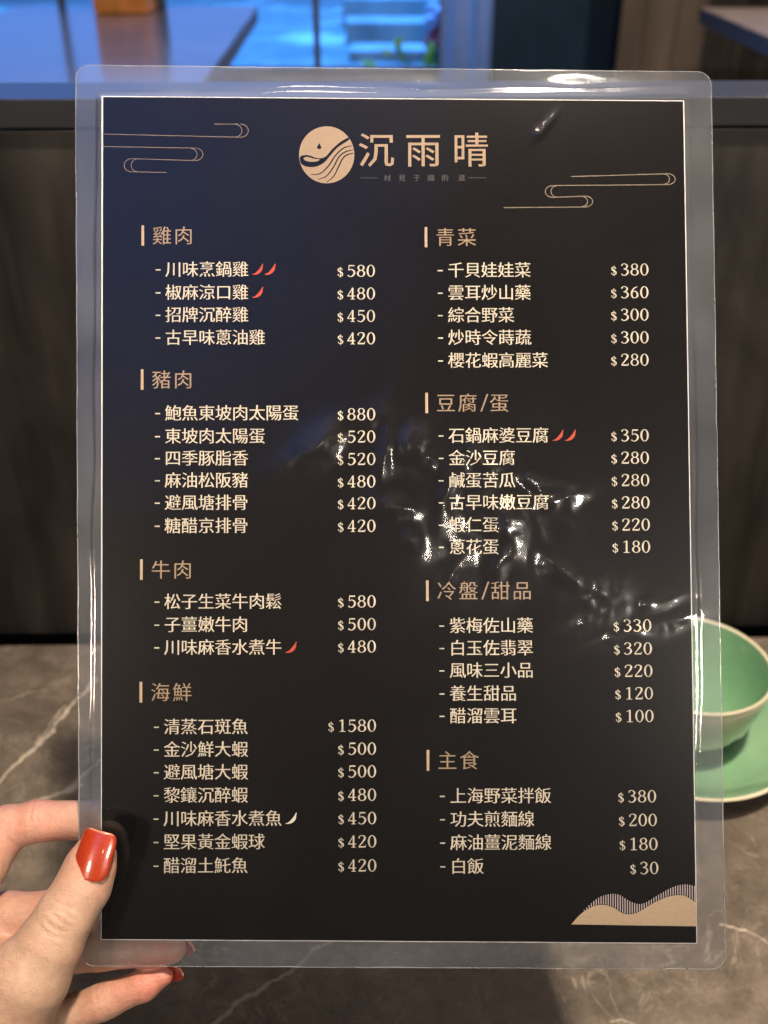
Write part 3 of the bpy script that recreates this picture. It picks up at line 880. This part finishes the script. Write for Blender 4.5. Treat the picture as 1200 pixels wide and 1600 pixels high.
px_poly([zq(p) for p in dp], ZP + .05, M['ink'], 'emblem_drop', emb)
for pts in ([(255, 340, 3), (300, 334, 5), (340, 298, 6), (372, 250, 6), (410, 215, 6), (452, 203, 3)],
            [(290, 362, 3), (330, 346, 5), (362, 305, 6), (390, 255, 6), (420, 232, 6), (458, 222, 3)],
            [(330, 376, 3), (365, 345, 5), (388, 300, 6), (408, 262, 6), (430, 245, 6), (460, 238, 3)]):
    px_stroke(pts, ZP + .05, M['ink'], 'emblem_stripe', emb)

# ---- cloud line ornaments
def line_px(pts, w, parent, name='cloud_line', mat=None):
    pp_ = [(*L(*p)[:2], w) for p in pts]
    vs, fs = [], []
    stroke_strip(pp_, 0, 0, 1, ZP, vs, fs)
    return mesh_obj(name, vs, fs, mat or M['dimgold'], parent)
def arc(cx, y0, y1, sgn, w):      # half loop
    cyc, rr = (y0 + y1) / 2, (y1 - y0) / 2
    return [(cx + sgn * w * math.cos(t), cyc + rr * math.sin(t)) for t in [(-0.5 + k / 14) * math.pi for k in range(15)]]
LW = 0.24
line_px([(159.5, 209.5), (376, 214.5)], LW, menu)
line_px([(335, 194), (372, 194)], LW, menu)
line_px(arc(376, 194, 214.5, 1, 12), LW, menu); line_px(arc(368, 194.4, 214.1, 1, 10), LW, menu)
line_px([(159.5, 229), (306, 231.5)], LW, menu)
line_px(arc(305, 231.5, 251, 1, 12), LW, menu); line_px(arc(298, 231.9, 250.7, 1, 10), LW, menu)
line_px([(305, 251), (207, 248)], LW, menu)
line_px(arc(206, 248, 268.5, -1, 12), LW, menu); line_px(arc(215, 248.4, 268.2, -1, 10), LW, menu)
line_px([(206, 268.5), (260, 269.5)], LW, menu)
LW = 0.32
line_px([(893, 276), (1043, 271.5)], LW, menu)
line_px(arc(1043, 271.5, 288.5, 1, 12), LW, menu); line_px(arc(1037, 272, 288, 1, 9), LW, menu)
line_px([(1043, 288.5), (865, 290)], LW, menu)
line_px(arc(864, 290, 308.5, -1, 12), LW, menu); line_px(arc(870, 290.4, 308, -1, 9), LW, menu)
line_px([(864, 308.5), (914, 306.5)], LW, menu)
line_px(arc(914, 306.5, 323.5, 1, 12), LW, menu); line_px(arc(909, 307, 323, 1, 9), LW, menu)
line_px([(914, 323.5), (787, 324.5)], LW, menu)

# ---- hill ornament at the lower right
lower = [(892.5, 1444.2), (906.7, 1428.8), (925.3, 1416.7), (942.8, 1413.7), (958, 1418), (972, 1426.5), (986, 1428.4), (1000, 1423.5), (1023, 1410), (1044, 1401), (1063, 1398.5), (1074.6, 1402), (1087.6, 1410.5)]
lo = catmull(lower, 6)
px_poly([tuple(p) for p in lo] + [(1088.3, 1447.3)], ZP, M['gold2'], 'hill', menu)
upper = catmull([(906, 1428), (923, 1412), (937, 1401.5), (953, 1397), (967, 1398), (984, 1408), (998, 1412.5), (1009, 1410), (1028, 1398.5), (1047, 1388), (1061, 1383), (1075, 1382), (1088, 1385)], 6)
ux = [p[0] for p in upper]; uy = [p[1] for p in upper]; lx_ = [p[0] for p in lo]; ly_ = [p[1] for p in lo]
x = 909.0
while x < 1086.5:
    y0 = np.interp(x, ux, uy); y1 = np.interp(x, lx_, ly_) - 0.8
    if y1 - y0 > 1.0:
        line_px([(x, y0), (x + 0.1, y1)], 0.33, menu, 'hill_stripe', M['stripe'])
    x += 3.75

# ---- pouch films
pTL, pTR, pBR, pBL = L(118, 102), L(1111, 112.5), L(1133.5, 1514), L(124.5, 1509)
NX, NY = 400, 560
uu, vv = np.meshgrid(np.linspace(0, 1, NX), np.linspace(0, 1, NY))
def quad(u, v, A, B, C, D):
    return (A[None, None, :2] * ((1-u)*(1-v))[..., None] + B[None, None, :2] * (u*(1-v))[..., None] + C[None, None, :2] * (u*v)[..., None] + D[None, None, :2] * ((1-u)*v)[..., None])
# rounded corners: pull the parameter grid inwards near the corners
Wm, Hm, RR = 230.0, 320.0, 5.0
X0 = uu * Wm; Y0 = vv * Hm
dx_ = np.where(X0 < RR, RR - X0, np.where(X0 > Wm - RR, X0 - (Wm - RR), 0)); dy_ = np.where(Y0 < RR, RR - Y0, np.where(Y0 > Hm - RR, Y0 - (Hm - RR), 0))
mx_ = np.maximum(dx_, dy_); hy_ = np.hypot(dx_, dy_)
sc_ = np.where((dx_ > 0) & (dy_ > 0), mx_ / np.maximum(hy_, 1e-6), 1.0)
X1 = np.where(X0 < RR, RR - dx_ * sc_, np.where(X0 > Wm - RR, Wm - RR + dx_ * sc_, X0))
Y1 = np.where(Y0 < RR, RR - dy_ * sc_, np.where(Y0 > Hm - RR, Hm - RR + dy_ * sc_, Y0))
PX = quad(X1 / Wm, Y1 / Hm, pTL, pTR, pBR, pBL)
FX, FY = PX[..., 0], PX[..., 1]
# slow wobble of the cut edge of the film
edge_in = np.minimum(np.minimum(X0, Wm - X0), np.minimum(Y0, Hm - Y0))
def vnoise(X, Y, wl, seed):
    r = np.random.default_rng(seed)
    gx = r.random((128, 128))
    x = ((X + 500.0) / wl) % 127; y = ((Y + 500.0) / wl) % 127
    xi = x.astype(int); yi = y.astype(int); fx = x - xi; fy = y - yi
    fx = fx*fx*fx*(fx*(fx*6-15)+10); fy = fy*fy*fy*(fy*(fy*6-15)+10)
    a_ = gx[yi % 128, xi % 128]; b_ = gx[yi % 128, (xi+1) % 128]; c_ = gx[(yi+1) % 128, xi % 128]; d_ = gx[(yi+1) % 128, (xi+1) % 128]
    return (a_*(1-fx)+b_*fx)*(1-fy)+(c_*(1-fx)+d_*fx)*fy - 0.5
def smooth(a_, b_, x):
    t = np.clip((x - a_) / (b_ - a_), 0, 1); return t*t*(3-2*t)
# distance outside the card
cx0, cx1 = min(cTL[0], cBL[0]), max(cTR[0], cBR[0]); cy0, cy1 = cBL[1], cTL[1]
ddx = np.maximum(np.maximum(cTL[0] - FX, FX - (cTR[0] + (cBR[0]-cTR[0]) * (cTR[1]-FY) / 300.0)), 0); ddy = np.maximum(np.maximum(cy0 - FY, FY - cy1), 0)
dout = np.hypot(ddx, ddy)
seal = 2.6 + 0.9 * vnoise(FX, FY, 26, 3) * 2
ZF = 0.13 + (0.44 - 0.13) * (1 - smooth(seal * 0.45, seal, dout))
ZF += 0.10 * vnoise(FX, FY, 34, 5) + 0.030 * vnoise(FX, FY, 9, 6) * smooth(0, 6, dout)
# broad slack of the film
incard = 1 - smooth(0, 2.0, dout)
ZF += incard * (0.25 * vnoise(FX, FY, 55, 8))
# wrinkled places (where the photo shows them): px, py, long radius, short radius, angle, height, ripple
WR = [(492, 700, 11, 5, 40, .50, 1.0), (604, 690, 12, 2.2, 80, .45, .6), (638, 692, 6, 3.5, 75, .40, .9), (662, 686, 6, 3, 70, .35, .8), (594, 648, 6, 4, 10, .18, .6),
      (668, 716, 6, 4, -20, .22, .7), (608, 787, 7, 3.6, -15, .42, 1.0), (755, 716, 7, 3.5, -25, .30, .9), (770, 745, 8, 3.5, 60, .25, .8), (840, 750, 9, 1.8, -15, .32, .6),
      (880, 778, 7, 3.5, 20, .45, 1.0), (850, 772, 8, 1.6, -30, .32, .8), (790, 808, 5, 6, 0, .36, 1.0), (800, 840, 4, 9, 8, .18, .6), (878, 890, 6, 3.4, -40, .46, 1.0),
      (935, 922, 9, 5, -15, .18, .9), (1030, 942, 7, 2, 12, .36, .9), (1000, 985, 16, 2.0, 17, .42, .7), (1060, 972, 6, 2, 30, .34, .9), (775, 885, 3, 7, -15, .20, .3), (700, 900, 6, 3, 40, .18, .4),
      (640, 842, 3, 4, 20, .30, .2), (700, 760, 3, 8, -10, .15, .4), (930, 970, 8, 3, 20, .22, .7)]
rip1 = vnoise(FX, FY, 1.9, 21); rip2 = vnoise(FX, FY, 4.3, 22)
CRK = np.zeros_like(FX)
for i, (px_, py_, la, sb, ang, hh, rp) in enumerate(WR):
    c_ = L(px_, py_); ca, sa = math.cos(R(ang)), math.sin(R(ang))
    X = FX - c_[0] + 1.4 * vnoise(FX, FY, 7, 40 + i); Y = FY - c_[1] + 1.4 * vnoise(FX, FY, 7, 90 + i)
    a_ = (X * ca + Y * sa) / la; b_ = (-X * sa + Y * ca) / sb
    gg = np.exp(-(a_**2 + b_**2) * 0.65)
    ridge = np.exp(-np.abs(b_) * 1.6) * np.exp(-a_**2 * 1.2)
    ZF += gg * hh * sb * 0.40 + ridge * hh * sb * 0.18 + gg * rp * (0.10 * rip1 + 0.42 * rip2)
    CRK = np.maximum(CRK, np.exp(-(a_**2 + b_**2) * 0.35))
# the whole middle of the sheet is lightly puckered
pc = L(790, 800)
pa = ((FX - pc[0]) * 0.94 + (FY - pc[1]) * -0.34) / 48; pb_ = ((FX - pc[0]) * 0.34 + (FY - pc[1]) * 0.94) / 27
puck = np.exp(-(pa**2 + pb_**2)**1.5)
ZF += puck * (0.30 * vnoise(FX, FY, 11.0, 31) + 0.12 * vnoise(FX + 0.5 * FY, FY * 0.6, 6.0, 32))
# one sharp nick near the title
for (px_, py_, la, sb, ang, hh) in ((853, 196, 5.0, 1.25, 52, .285), (842, 207, 1.9, 1.6, 52, .22), (712, 280, 2.4, .4, -50, .05)):
    c_ = L(px_, py_); ca, sa = math.cos(R(ang)), math.sin(R(ang))
    X = FX - c_[0]; Y = FY - c_[1]
    ZF += hh * np.exp(-(((X*ca+Y*sa)/la)**2 + ((-X*sa+Y*ca)/sb)**2))
# gentle buckles in the clear top margin
for (px_, la, hh) in ((895, 9, .32), (662, 4, .22), (980, 14, .15)):
    c_ = L(px_, 134)
    ZF += hh * np.exp(-(((FX-c_[0])/la)**2 + ((FY-c_[1])/2.6)**2))
ZF = np.maximum(ZF, 0.10) 
ZF = np.where(dout < 1.2, np.maximum(ZF, 0.20), ZF)
def grid_obj(name, X, Y, Z, mat, parent):
    ny, nx = X.shape
    V = np.stack([X, Y, Z], -1).reshape(-1, 3) * MM
    idx = np.arange(nx * ny).reshape(ny, nx)
    F = np.stack([idx[:-1, :-1], idx[1:, :-1], idx[1:, 1:], idx[:-1, 1:]], -1).reshape(-1, 4)
    me = bpy.data.meshes.new(name)
    me.vertices.add(len(V)); me.vertices.foreach_set('co', V.ravel())
    me.loops.add(F.size); me.loops.foreach_set('vertex_index', F.ravel().astype(np.int32))
    me.polygons.add(len(F)); me.polygons.foreach_set('loop_start', (np.arange(len(F)) * 4).astype(np.int32))
    me.polygons.foreach_set('use_smooth', np.ones(len(F), bool))
    me.materials.append(mat); me.update(calc_edges=True); me.validate()
    o = bpy.data.objects.new(name, me); COL.objects.link(o); o.parent = parent
    return o
ff_ = grid_obj('front_film', FX, FY, ZF, M['front_film'], menu)
ca = ff_.data.attributes.new('crinkle', 'FLOAT', 'POINT'); ca.data.foreach_set('value', CRK.ravel().astype(np.float32))
s4 = slice(None, None, 4)
ix4 = np.r_[0:NX:4, NX-1]; iy4 = np.r_[0:NY:4, NY-1]
BX, BY = FX[np.ix_(iy4, ix4)], FY[np.ix_(iy4, ix4)]
ZB = -0.13 - (0.30) * (1 - smooth(1.0, 3.0, dout[np.ix_(iy4, ix4)])) - 0.06 * vnoise(BX, BY, 30, 9)
grid_obj('back_film', BX[:, ::-1], BY[:, ::-1], ZB[:, ::-1], M['back_film'], menu)
# sealed outer bead
loop = []
for i in range(NX): loop.append((FX[0, i], FY[0, i]))
for j in range(1, NY): loop.append((FX[j, -1], FY[j, -1]))
for i in range(NX - 2, -1, -1): loop.append((FX[-1, i], FY[-1, i]))
for j in range(NY - 2, 0, -1): loop.append((FX[j, 0], FY[j, 0]))
loop = np.array(loop)
vs, fs = [], []
n = len(loop); K = 6
tan = np.roll(loop, -1, 0) - np.roll(loop, 1, 0); tan /= np.maximum(np.linalg.norm(tan, axis=1), 1e-9)[:, None]
nor = np.stack([tan[:, 1], -tan[:, 0]], 1)
wn = vnoise(np.arange(n) * 0.55, np.zeros(n), 7, 17)
for i in range(n):
    for k in range(K):
        t = 2 * math.pi * k / K
        r_ = 0.20 + 0.10 * wn[i]
        vs.append(((loop[i, 0] + nor[i, 0] * (r_ * math.cos(t) + 0.3 * wn[i])) * MM, (loop[i, 1] + nor[i, 1] * (r_ * math.cos(t) + 0.3 * wn[i])) * MM, (0.0 + r_ * 0.9 * math.sin(t)) * MM))
for i in range(n):
    i2 = (i + 1) % n
    for k in range(K):
        fs.append((i*K+k, i2*K+k, i2*K+(k+1) % K, i*K+(k+1) % K))
mesh_obj('sealed_edge', vs, fs, M['edge'], menu, True)

# ================================================================== HAND
person = empty('person', mw=MENU_MW)
tag(person, 'left hand with orange red nails pinching the lower left corner of the menu', 'person')
def C3(px_, py_, z, r): return (*L(px_, py_, z), r)
thumb = [C3(149, 1333, 8.2, 6.6), C3(142, 1352, 8.8, 8.2), C3(130, 1385, 10.2, 9.0), C3(103, 1428, 12.5, 9.4), C3(78, 1475, 14, 10.6), C3(45, 1525, 14, 13.5), C3(10, 1575, 10, 17)]
index = [C3(205, 1283, -7.9, 6.2), C3(150, 1281, -8.4, 6.9), C3(60, 1283, -9.2, 7.1), C3(12, 1294, -9.5, 7.8), C3(-26, 1352, -5, 8.3), C3(-85, 1450, 0, 9.5)]
middle = [C3(250, 1400, -8.3, 6.6), C3(170, 1418, -8.8, 7.2), C3(80, 1427, -10.0, 7.6), C3(10, 1433, -12, 8.6), C3(-40, 1462, -11, 9), C3(-90, 1530, -6, 11)]
ring = [C3(268, 1481, -7.6, 5.3), C3(235, 1481, -8.0, 6.4), C3(160, 1484, -8.8, 6.9), C3(90, 1492, -10.5, 7.3), C3(35, 1510, -13, 8.6), C3(-40, 1560, -10, 10)]
pinky = [C3(254, 1524, -6.0, 3.7), C3(225, 1539, -6.6, 5.2), C3(165, 1563, -8.0, 6.2), C3(110, 1585, -9.0, 6.5), C3(50, 1608, -11, 7.6), C3(-20, 1640, -10, 9)]
palm = [C3(-10, 1560, 2, 16), C3(-75, 1520, -3, 14), C3(-80, 1620, 0, 18), C3(-10, 1640, 4, 18), C3(-60, 1720, 4, 20), C3(-110, 1830, 4, 18)]
palm_edges = [(0, 1), (0, 2), (1, 2), (0, 3), (2, 3), (2, 4), (3, 4), (4, 5)]

VOX = 0.52
allp = np.array([p[:3] for p in thumb + index + middle + ring + pinky + palm[:4]])
lo3 = np.array([-178.0, -215.0, -36.0]); hi3 = np.array([-58.0, -92.0, 38.0])
nx, ny, nz = [int(v) for v in np.ceil((hi3 - lo3) / VOX)]
gx = lo3[0] + np.arange(nx) * VOX; gy = lo3[1] + np.arange(ny) * VOX; gz = lo3[2] + np.arange(nz) * VOX
GX, GY, GZ = np.meshgrid(gx.astype(np.float32), gy.astype(np.float32), gz.astype(np.float32), indexing='ij')
def capsule(a_, b_):
    a3 = np.array(a_[:3], np.float32); b3 = np.array(b_[:3], np.float32); d = b3 - a3
    h = ((GX-a3[0])*d[0] + (GY-a3[1])*d[1] + (GZ-a3[2])*d[2]) / float(d @ d)
    h = np.clip(h, 0, 1)
    return np.sqrt((GX-a3[0]-h*d[0])**2 + (GY-a3[1]-h*d[1])**2 + (GZ-a3[2]-h*d[2])**2) - (a_[3] + (b_[3]-a_[3])*h)
def smin(a_, b_, k):
    h = np.clip(0.5 + 0.5 * (b_ - a_) / k, 0, 1)
    return b_ + (a_ - b_) * h - k * h * (1 - h)
def chain(pts, k=2.0):
    f = None
    for a_, b_ in zip(pts[:-1], pts[1:]):
        c_ = capsule(a_, b_)
        f = c_ if f is None else smin(f, c_, k)
    return f
fth = chain(thumb, 3.0)
# creases over the thumb knuckle
ip = np.array(thumb[3][:3]); ax = np.array(thumb[2][:3]) - np.array(thumb[4][:3]); ax /= np.linalg.norm(ax)
sA = (GX-ip[0])*ax[0] + (GY-ip[1])*ax[1] + (GZ-ip[2])*ax[2]
side = (GX-ip[0])*ax[1] - (GY-ip[1])*ax[0]
front = smooth(2.0, 7.0, GZ - ip[2])
for s0, dep, w, cv in ((4.6, .38, .85, .018), (2.3, .50, .8, .010), (0.0, .62, .9, -.002), (-2.5, .50, .85, -.012), (-5.2, .36, .9, -.020)):
    fth = fth + front * dep * np.exp(-((sA - s0 + cv * side**2 + 0.35*np.sin(side*0.55+s0*2)) / w)**2) * np.exp(-(side/6.5)**4)
fth = fth - 0.55 * np.exp(-((sA) / 6.5)**2) * front
# flatten the pad against the film
ff = fth
fb = None
for fg in (index, middle, ring, pinky):
    c_ = chain(fg, 2.5)
    # joint creases on the palm side / knuckle side of the bends
    for jn in (2, 3):
        jp = np.array(fg[jn][:3]); ja = np.array(fg[jn-1][:3]) - np.array(fg[jn+1][:3]); ja /= np.linalg.norm(ja)
        s_ = (GX-jp[0])*ja[0] + (GY-jp[1])*ja[1] + (GZ-jp[2])*ja[2]
        near = np.exp(-(((GX-jp[0])**2 + (GY-jp[1])**2 + (GZ-jp[2])**2) / (11.0**2))**3)
        c_ = c_ + near * (0.30 * np.exp(-(s_/.55)**2) + 0.18 * np.exp(-((s_-1.9)/.5)**2))
    fb = c_ if fb is None else smin(fb, c_, 1.0)
fp = None
for a_, b_ in palm_edges:
    c_ = capsule(palm[a_], palm[b_])
    fp = c_ if fp is None else smin(fp, c_, 9)
fb = smin(fb, fp, 5)
D = smin(fb, ff, 3.0)
D = D.astype(np.float32)
# keep the flesh off the plastic: in front of / behind the pouch, pressed flat
pouch_x = pTL[0] + (pBL[0] - pTL[0]) * (pTL[1] - GY) / (pTL[1] - pBL[1])
inside = (GX > pouch_x - 0.3) & (GY > pBL[1] - 0.3)
slab = np.where(inside, 0.95 - np.abs(GZ - 0.10), -5.0)
D = np.maximum(D, slab)

def surface_nets(D, lo, vox):
    S = D < 0
    c = np.zeros(tuple(s - 1 for s in D.shape), np.int8)
    for i in (0, 1):
        for j in (0, 1):
            for k in (0, 1):
                c += S[i:D.shape[0]-1+i, j:D.shape[1]-1+j, k:D.shape[2]-1+k]
    act = (c > 0) & (c < 8)
    ids = -np.ones(act.shape, np.int64); I = np.argwhere(act); ids[act] = np.arange(len(I))
    acc = np.zeros((len(I), 3)); cnt = np.zeros(len(I))
    cor = [(i, j, k) for i in (0, 1) for j in (0, 1) for k in (0, 1)]
    for a_ in range(8):
        for b_ in range(a_ + 1, 8):
            ca, cb = np.array(cor[a_]), np.array(cor[b_])
            if np.abs(ca - cb).sum() != 1: continue
            da = D[I[:, 0]+ca[0], I[:, 1]+ca[1], I[:, 2]+ca[2]]; db = D[I[:, 0]+cb[0], I[:, 1]+cb[1], I[:, 2]+cb[2]]
            m_ = (da < 0) != (db < 0)
            t = np.where(m_, da / np.where(m_, da - db, 1), 0)
            p = ca + t[:, None] * (cb - ca)
            acc[m_] += p[m_]; cnt[m_] += 1
    V = lo + (I + acc / cnt[:, None]) * vox
    F = []
    for ax_ in range(3):
        o1, o2 = [(1, 2), (2, 0), (0, 1)][ax_]
        sl0 = [slice(None)]*3; sl1 = [slice(None)]*3
        sl0[ax_] = slice(0, -1); sl1[ax_] = slice(1, None)
        diff = S[tuple(sl0)] != S[tuple(sl1)]
        E = np.argwhere(diff)
        ok = np.ones(len(E), bool)
        for o in (o1, o2): ok &= (E[:, o] > 0) & (E[:, o] < D.shape[o]-1)
        E = E[ok]
        def idn(d1, d2):
            q = E.copy(); q[:, o1] -= d1; q[:, o2] -= d2
            return ids[q[:, 0], q[:, 1], q[:, 2]]
        quad_ = np.stack([idn(1, 1), idn(0, 1), idn(0, 0), idn(1, 0)], 1)
        s_in = S[tuple(E.T)]
        quad_[~s_in] = quad_[~s_in][:, ::-1]
        F.append(quad_)
    return V, np.concatenate(F)
V, F = surface_nets(D, lo3, VOX)
# light smoothing
E = np.concatenate([F[:, [0, 1]], F[:, [1, 2]], F[:, [2, 3]], F[:, [3, 0]]])
for it in range(2):
    A = np.zeros_like(V); cn = np.zeros(len(V))
    np.add.at(A, E[:, 0], V[E[:, 1]]); np.add.at(cn, E[:, 0], 1)
    np.add.at(A, E[:, 1], V[E[:, 0]]); np.add.at(cn, E[:, 1], 1)
    V = V * 0.5 + 0.5 * A / cn[:, None]
me = bpy.data.meshes.new('hand')
me.vertices.add(len(V)); me.vertices.foreach_set('co', (V * MM).ravel())
me.loops.add(F.size); me.loops.foreach_set('vertex_index', F.ravel().astype(np.int32))
me.polygons.add(len(F)); me.polygons.foreach_set('loop_start', (np.arange(len(F)) * 4).astype(np.int32))
me.polygons.foreach_set('use_smooth', np.ones(len(F), bool))
me.materials.append(M['skin']); me.update(calc_edges=True); me.validate()
# where blood shows through the skin: finger tips and joints
fl_ = np.zeros(len(V))
for c_, rad, amt in ((thumb[0], 13, .45), (pinky[0], 22, .85), (pinky[2], 16, .35), (ring[1], 14, .5), (index[3], 12, .55), (index[2], 18, .6), (middle[3], 15, .7), (thumb[3], 9, .3), (middle[2], 14, .6), (index[1], 12, .2)):
    d = np.linalg.norm(V - np.array(c_[:3]), axis=1)
    fl_ = np.maximum(fl_, amt * np.exp(-(d / rad)**2 * 1.2))
at_ = me.attributes.new('flush', 'FLOAT', 'POINT'); at_.data.foreach_set('value', fl_.astype(np.float32))
hand = bpy.data.objects.new('hand', me); COL.objects.link(hand); hand.parent = person

def nail(base, tip, nrm_, width, rad, mat, tipmat, lift=0.0, long_curve=0.012, label=None):
    base = np.array(base); tip = np.array(tip); u = tip - base; ln = np.linalg.norm(u); u /= ln
    n_ = np.array(nrm_, float); n_ -= u * (n_ @ u); n_ /= np.linalg.norm(n_); s = np.cross(u, n_)
    NU, NV = 26, 22
    top = []
    for i in range(NU + 1):
        t = i / NU
        y = t * ln
        w = width / 2
        # rounded cuticle and rounded square tip
        rb = width * 0.36; rt = width * 0.26
        if y < rb: w = w * (0.42 + 0.58 * math.sqrt(max(0, 1 - ((rb - y) / rb)**2)))
        if ln - y < rt: w = w * (0.60 + 0.40 * math.sqrt(max(0, 1 - ((rt - (ln - y)) / rt)**2)))
        w *= 1 - 0.10 * t
        for j in range(NV + 1):
            q = -1 + 2 * j / NV
            th = q * w / rad
            crown = (1 - abs(q)**6) * 0.25
            hgt = rad * (math.cos(th) - 1) + lift + crown - long_curve * (y - ln * .45)**2
            top.append(base + u * y + s * rad * math.sin(th) + n_ * hgt)
    vs = [tuple(p * MM) for p in top] + [tuple((p - n_ * 0.9) * MM) for p in top]
    off = len(top); W_ = NV + 1
    fs, tipf = [], []
    for i in range(NU):
        for j in range(NV):
            f = (i*W_+j, i*W_+j+1, (i+1)*W_+j+1, (i+1)*W_+j)
            fs.append(f); fs.append(tuple(off + k for k in f[::-1]))
            tipf += [1 if i >= NU - 1 else 0] * 2
    rim_ = [j for j in range(W_)] + [i*W_+NV for i in range(1, NU+1)] + [NU*W_+j for j in range(NV-1, -1, -1)] + [i*W_ for i in range(NU-1, 0, -1)]
    for a_, b_ in zip(rim_, rim_[1:] + rim_[:1]):
        fs.append((b_, a_, off + a_, off + b_)); tipf.append(1 if a_ >= (NU-1)*W_ else 0)
    o = mesh_obj('fingernail', vs, fs, mat, hand, True)
    o.data.materials.append(tipmat)
    o.data.polygons.foreach_set('material_index', tipf)
    if label: o['label'] = label
    return o
nail(L(133, 1375, 18.5), L(156, 1298, 15.9), (-0.14, 0.06, 1.0), 14.2, 10.5, M['nail'], M['nail_tip'], 0.35, 0.010, 'glossy orange red thumbnail')
nail(L(262, 1484, -13.5), L(303, 1475, -9.5), (0.10, 0.35, -1.0), 6.2, 5.0, M['nail_dark'], M['nail_tip'])
nail(L(244, 1522, -10.5), L(285, 1513, -6.5), (0.15, 0.45, -1.0), 7.2, 5.0, M['nail_dark'], M['nail_tip'])
nail(L(205, 1286, -14.0), L(245, 1286, -9), (0.15, 0.0, -1.0), 9.5, 6.5, M['nail'], M['nail_tip'])
nail(L(250, 1400, -14.0), L(290, 1396, -9), (0.15, 0.0, -1.0), 9.8, 6.5, M['nail'], M['nail_tip'])
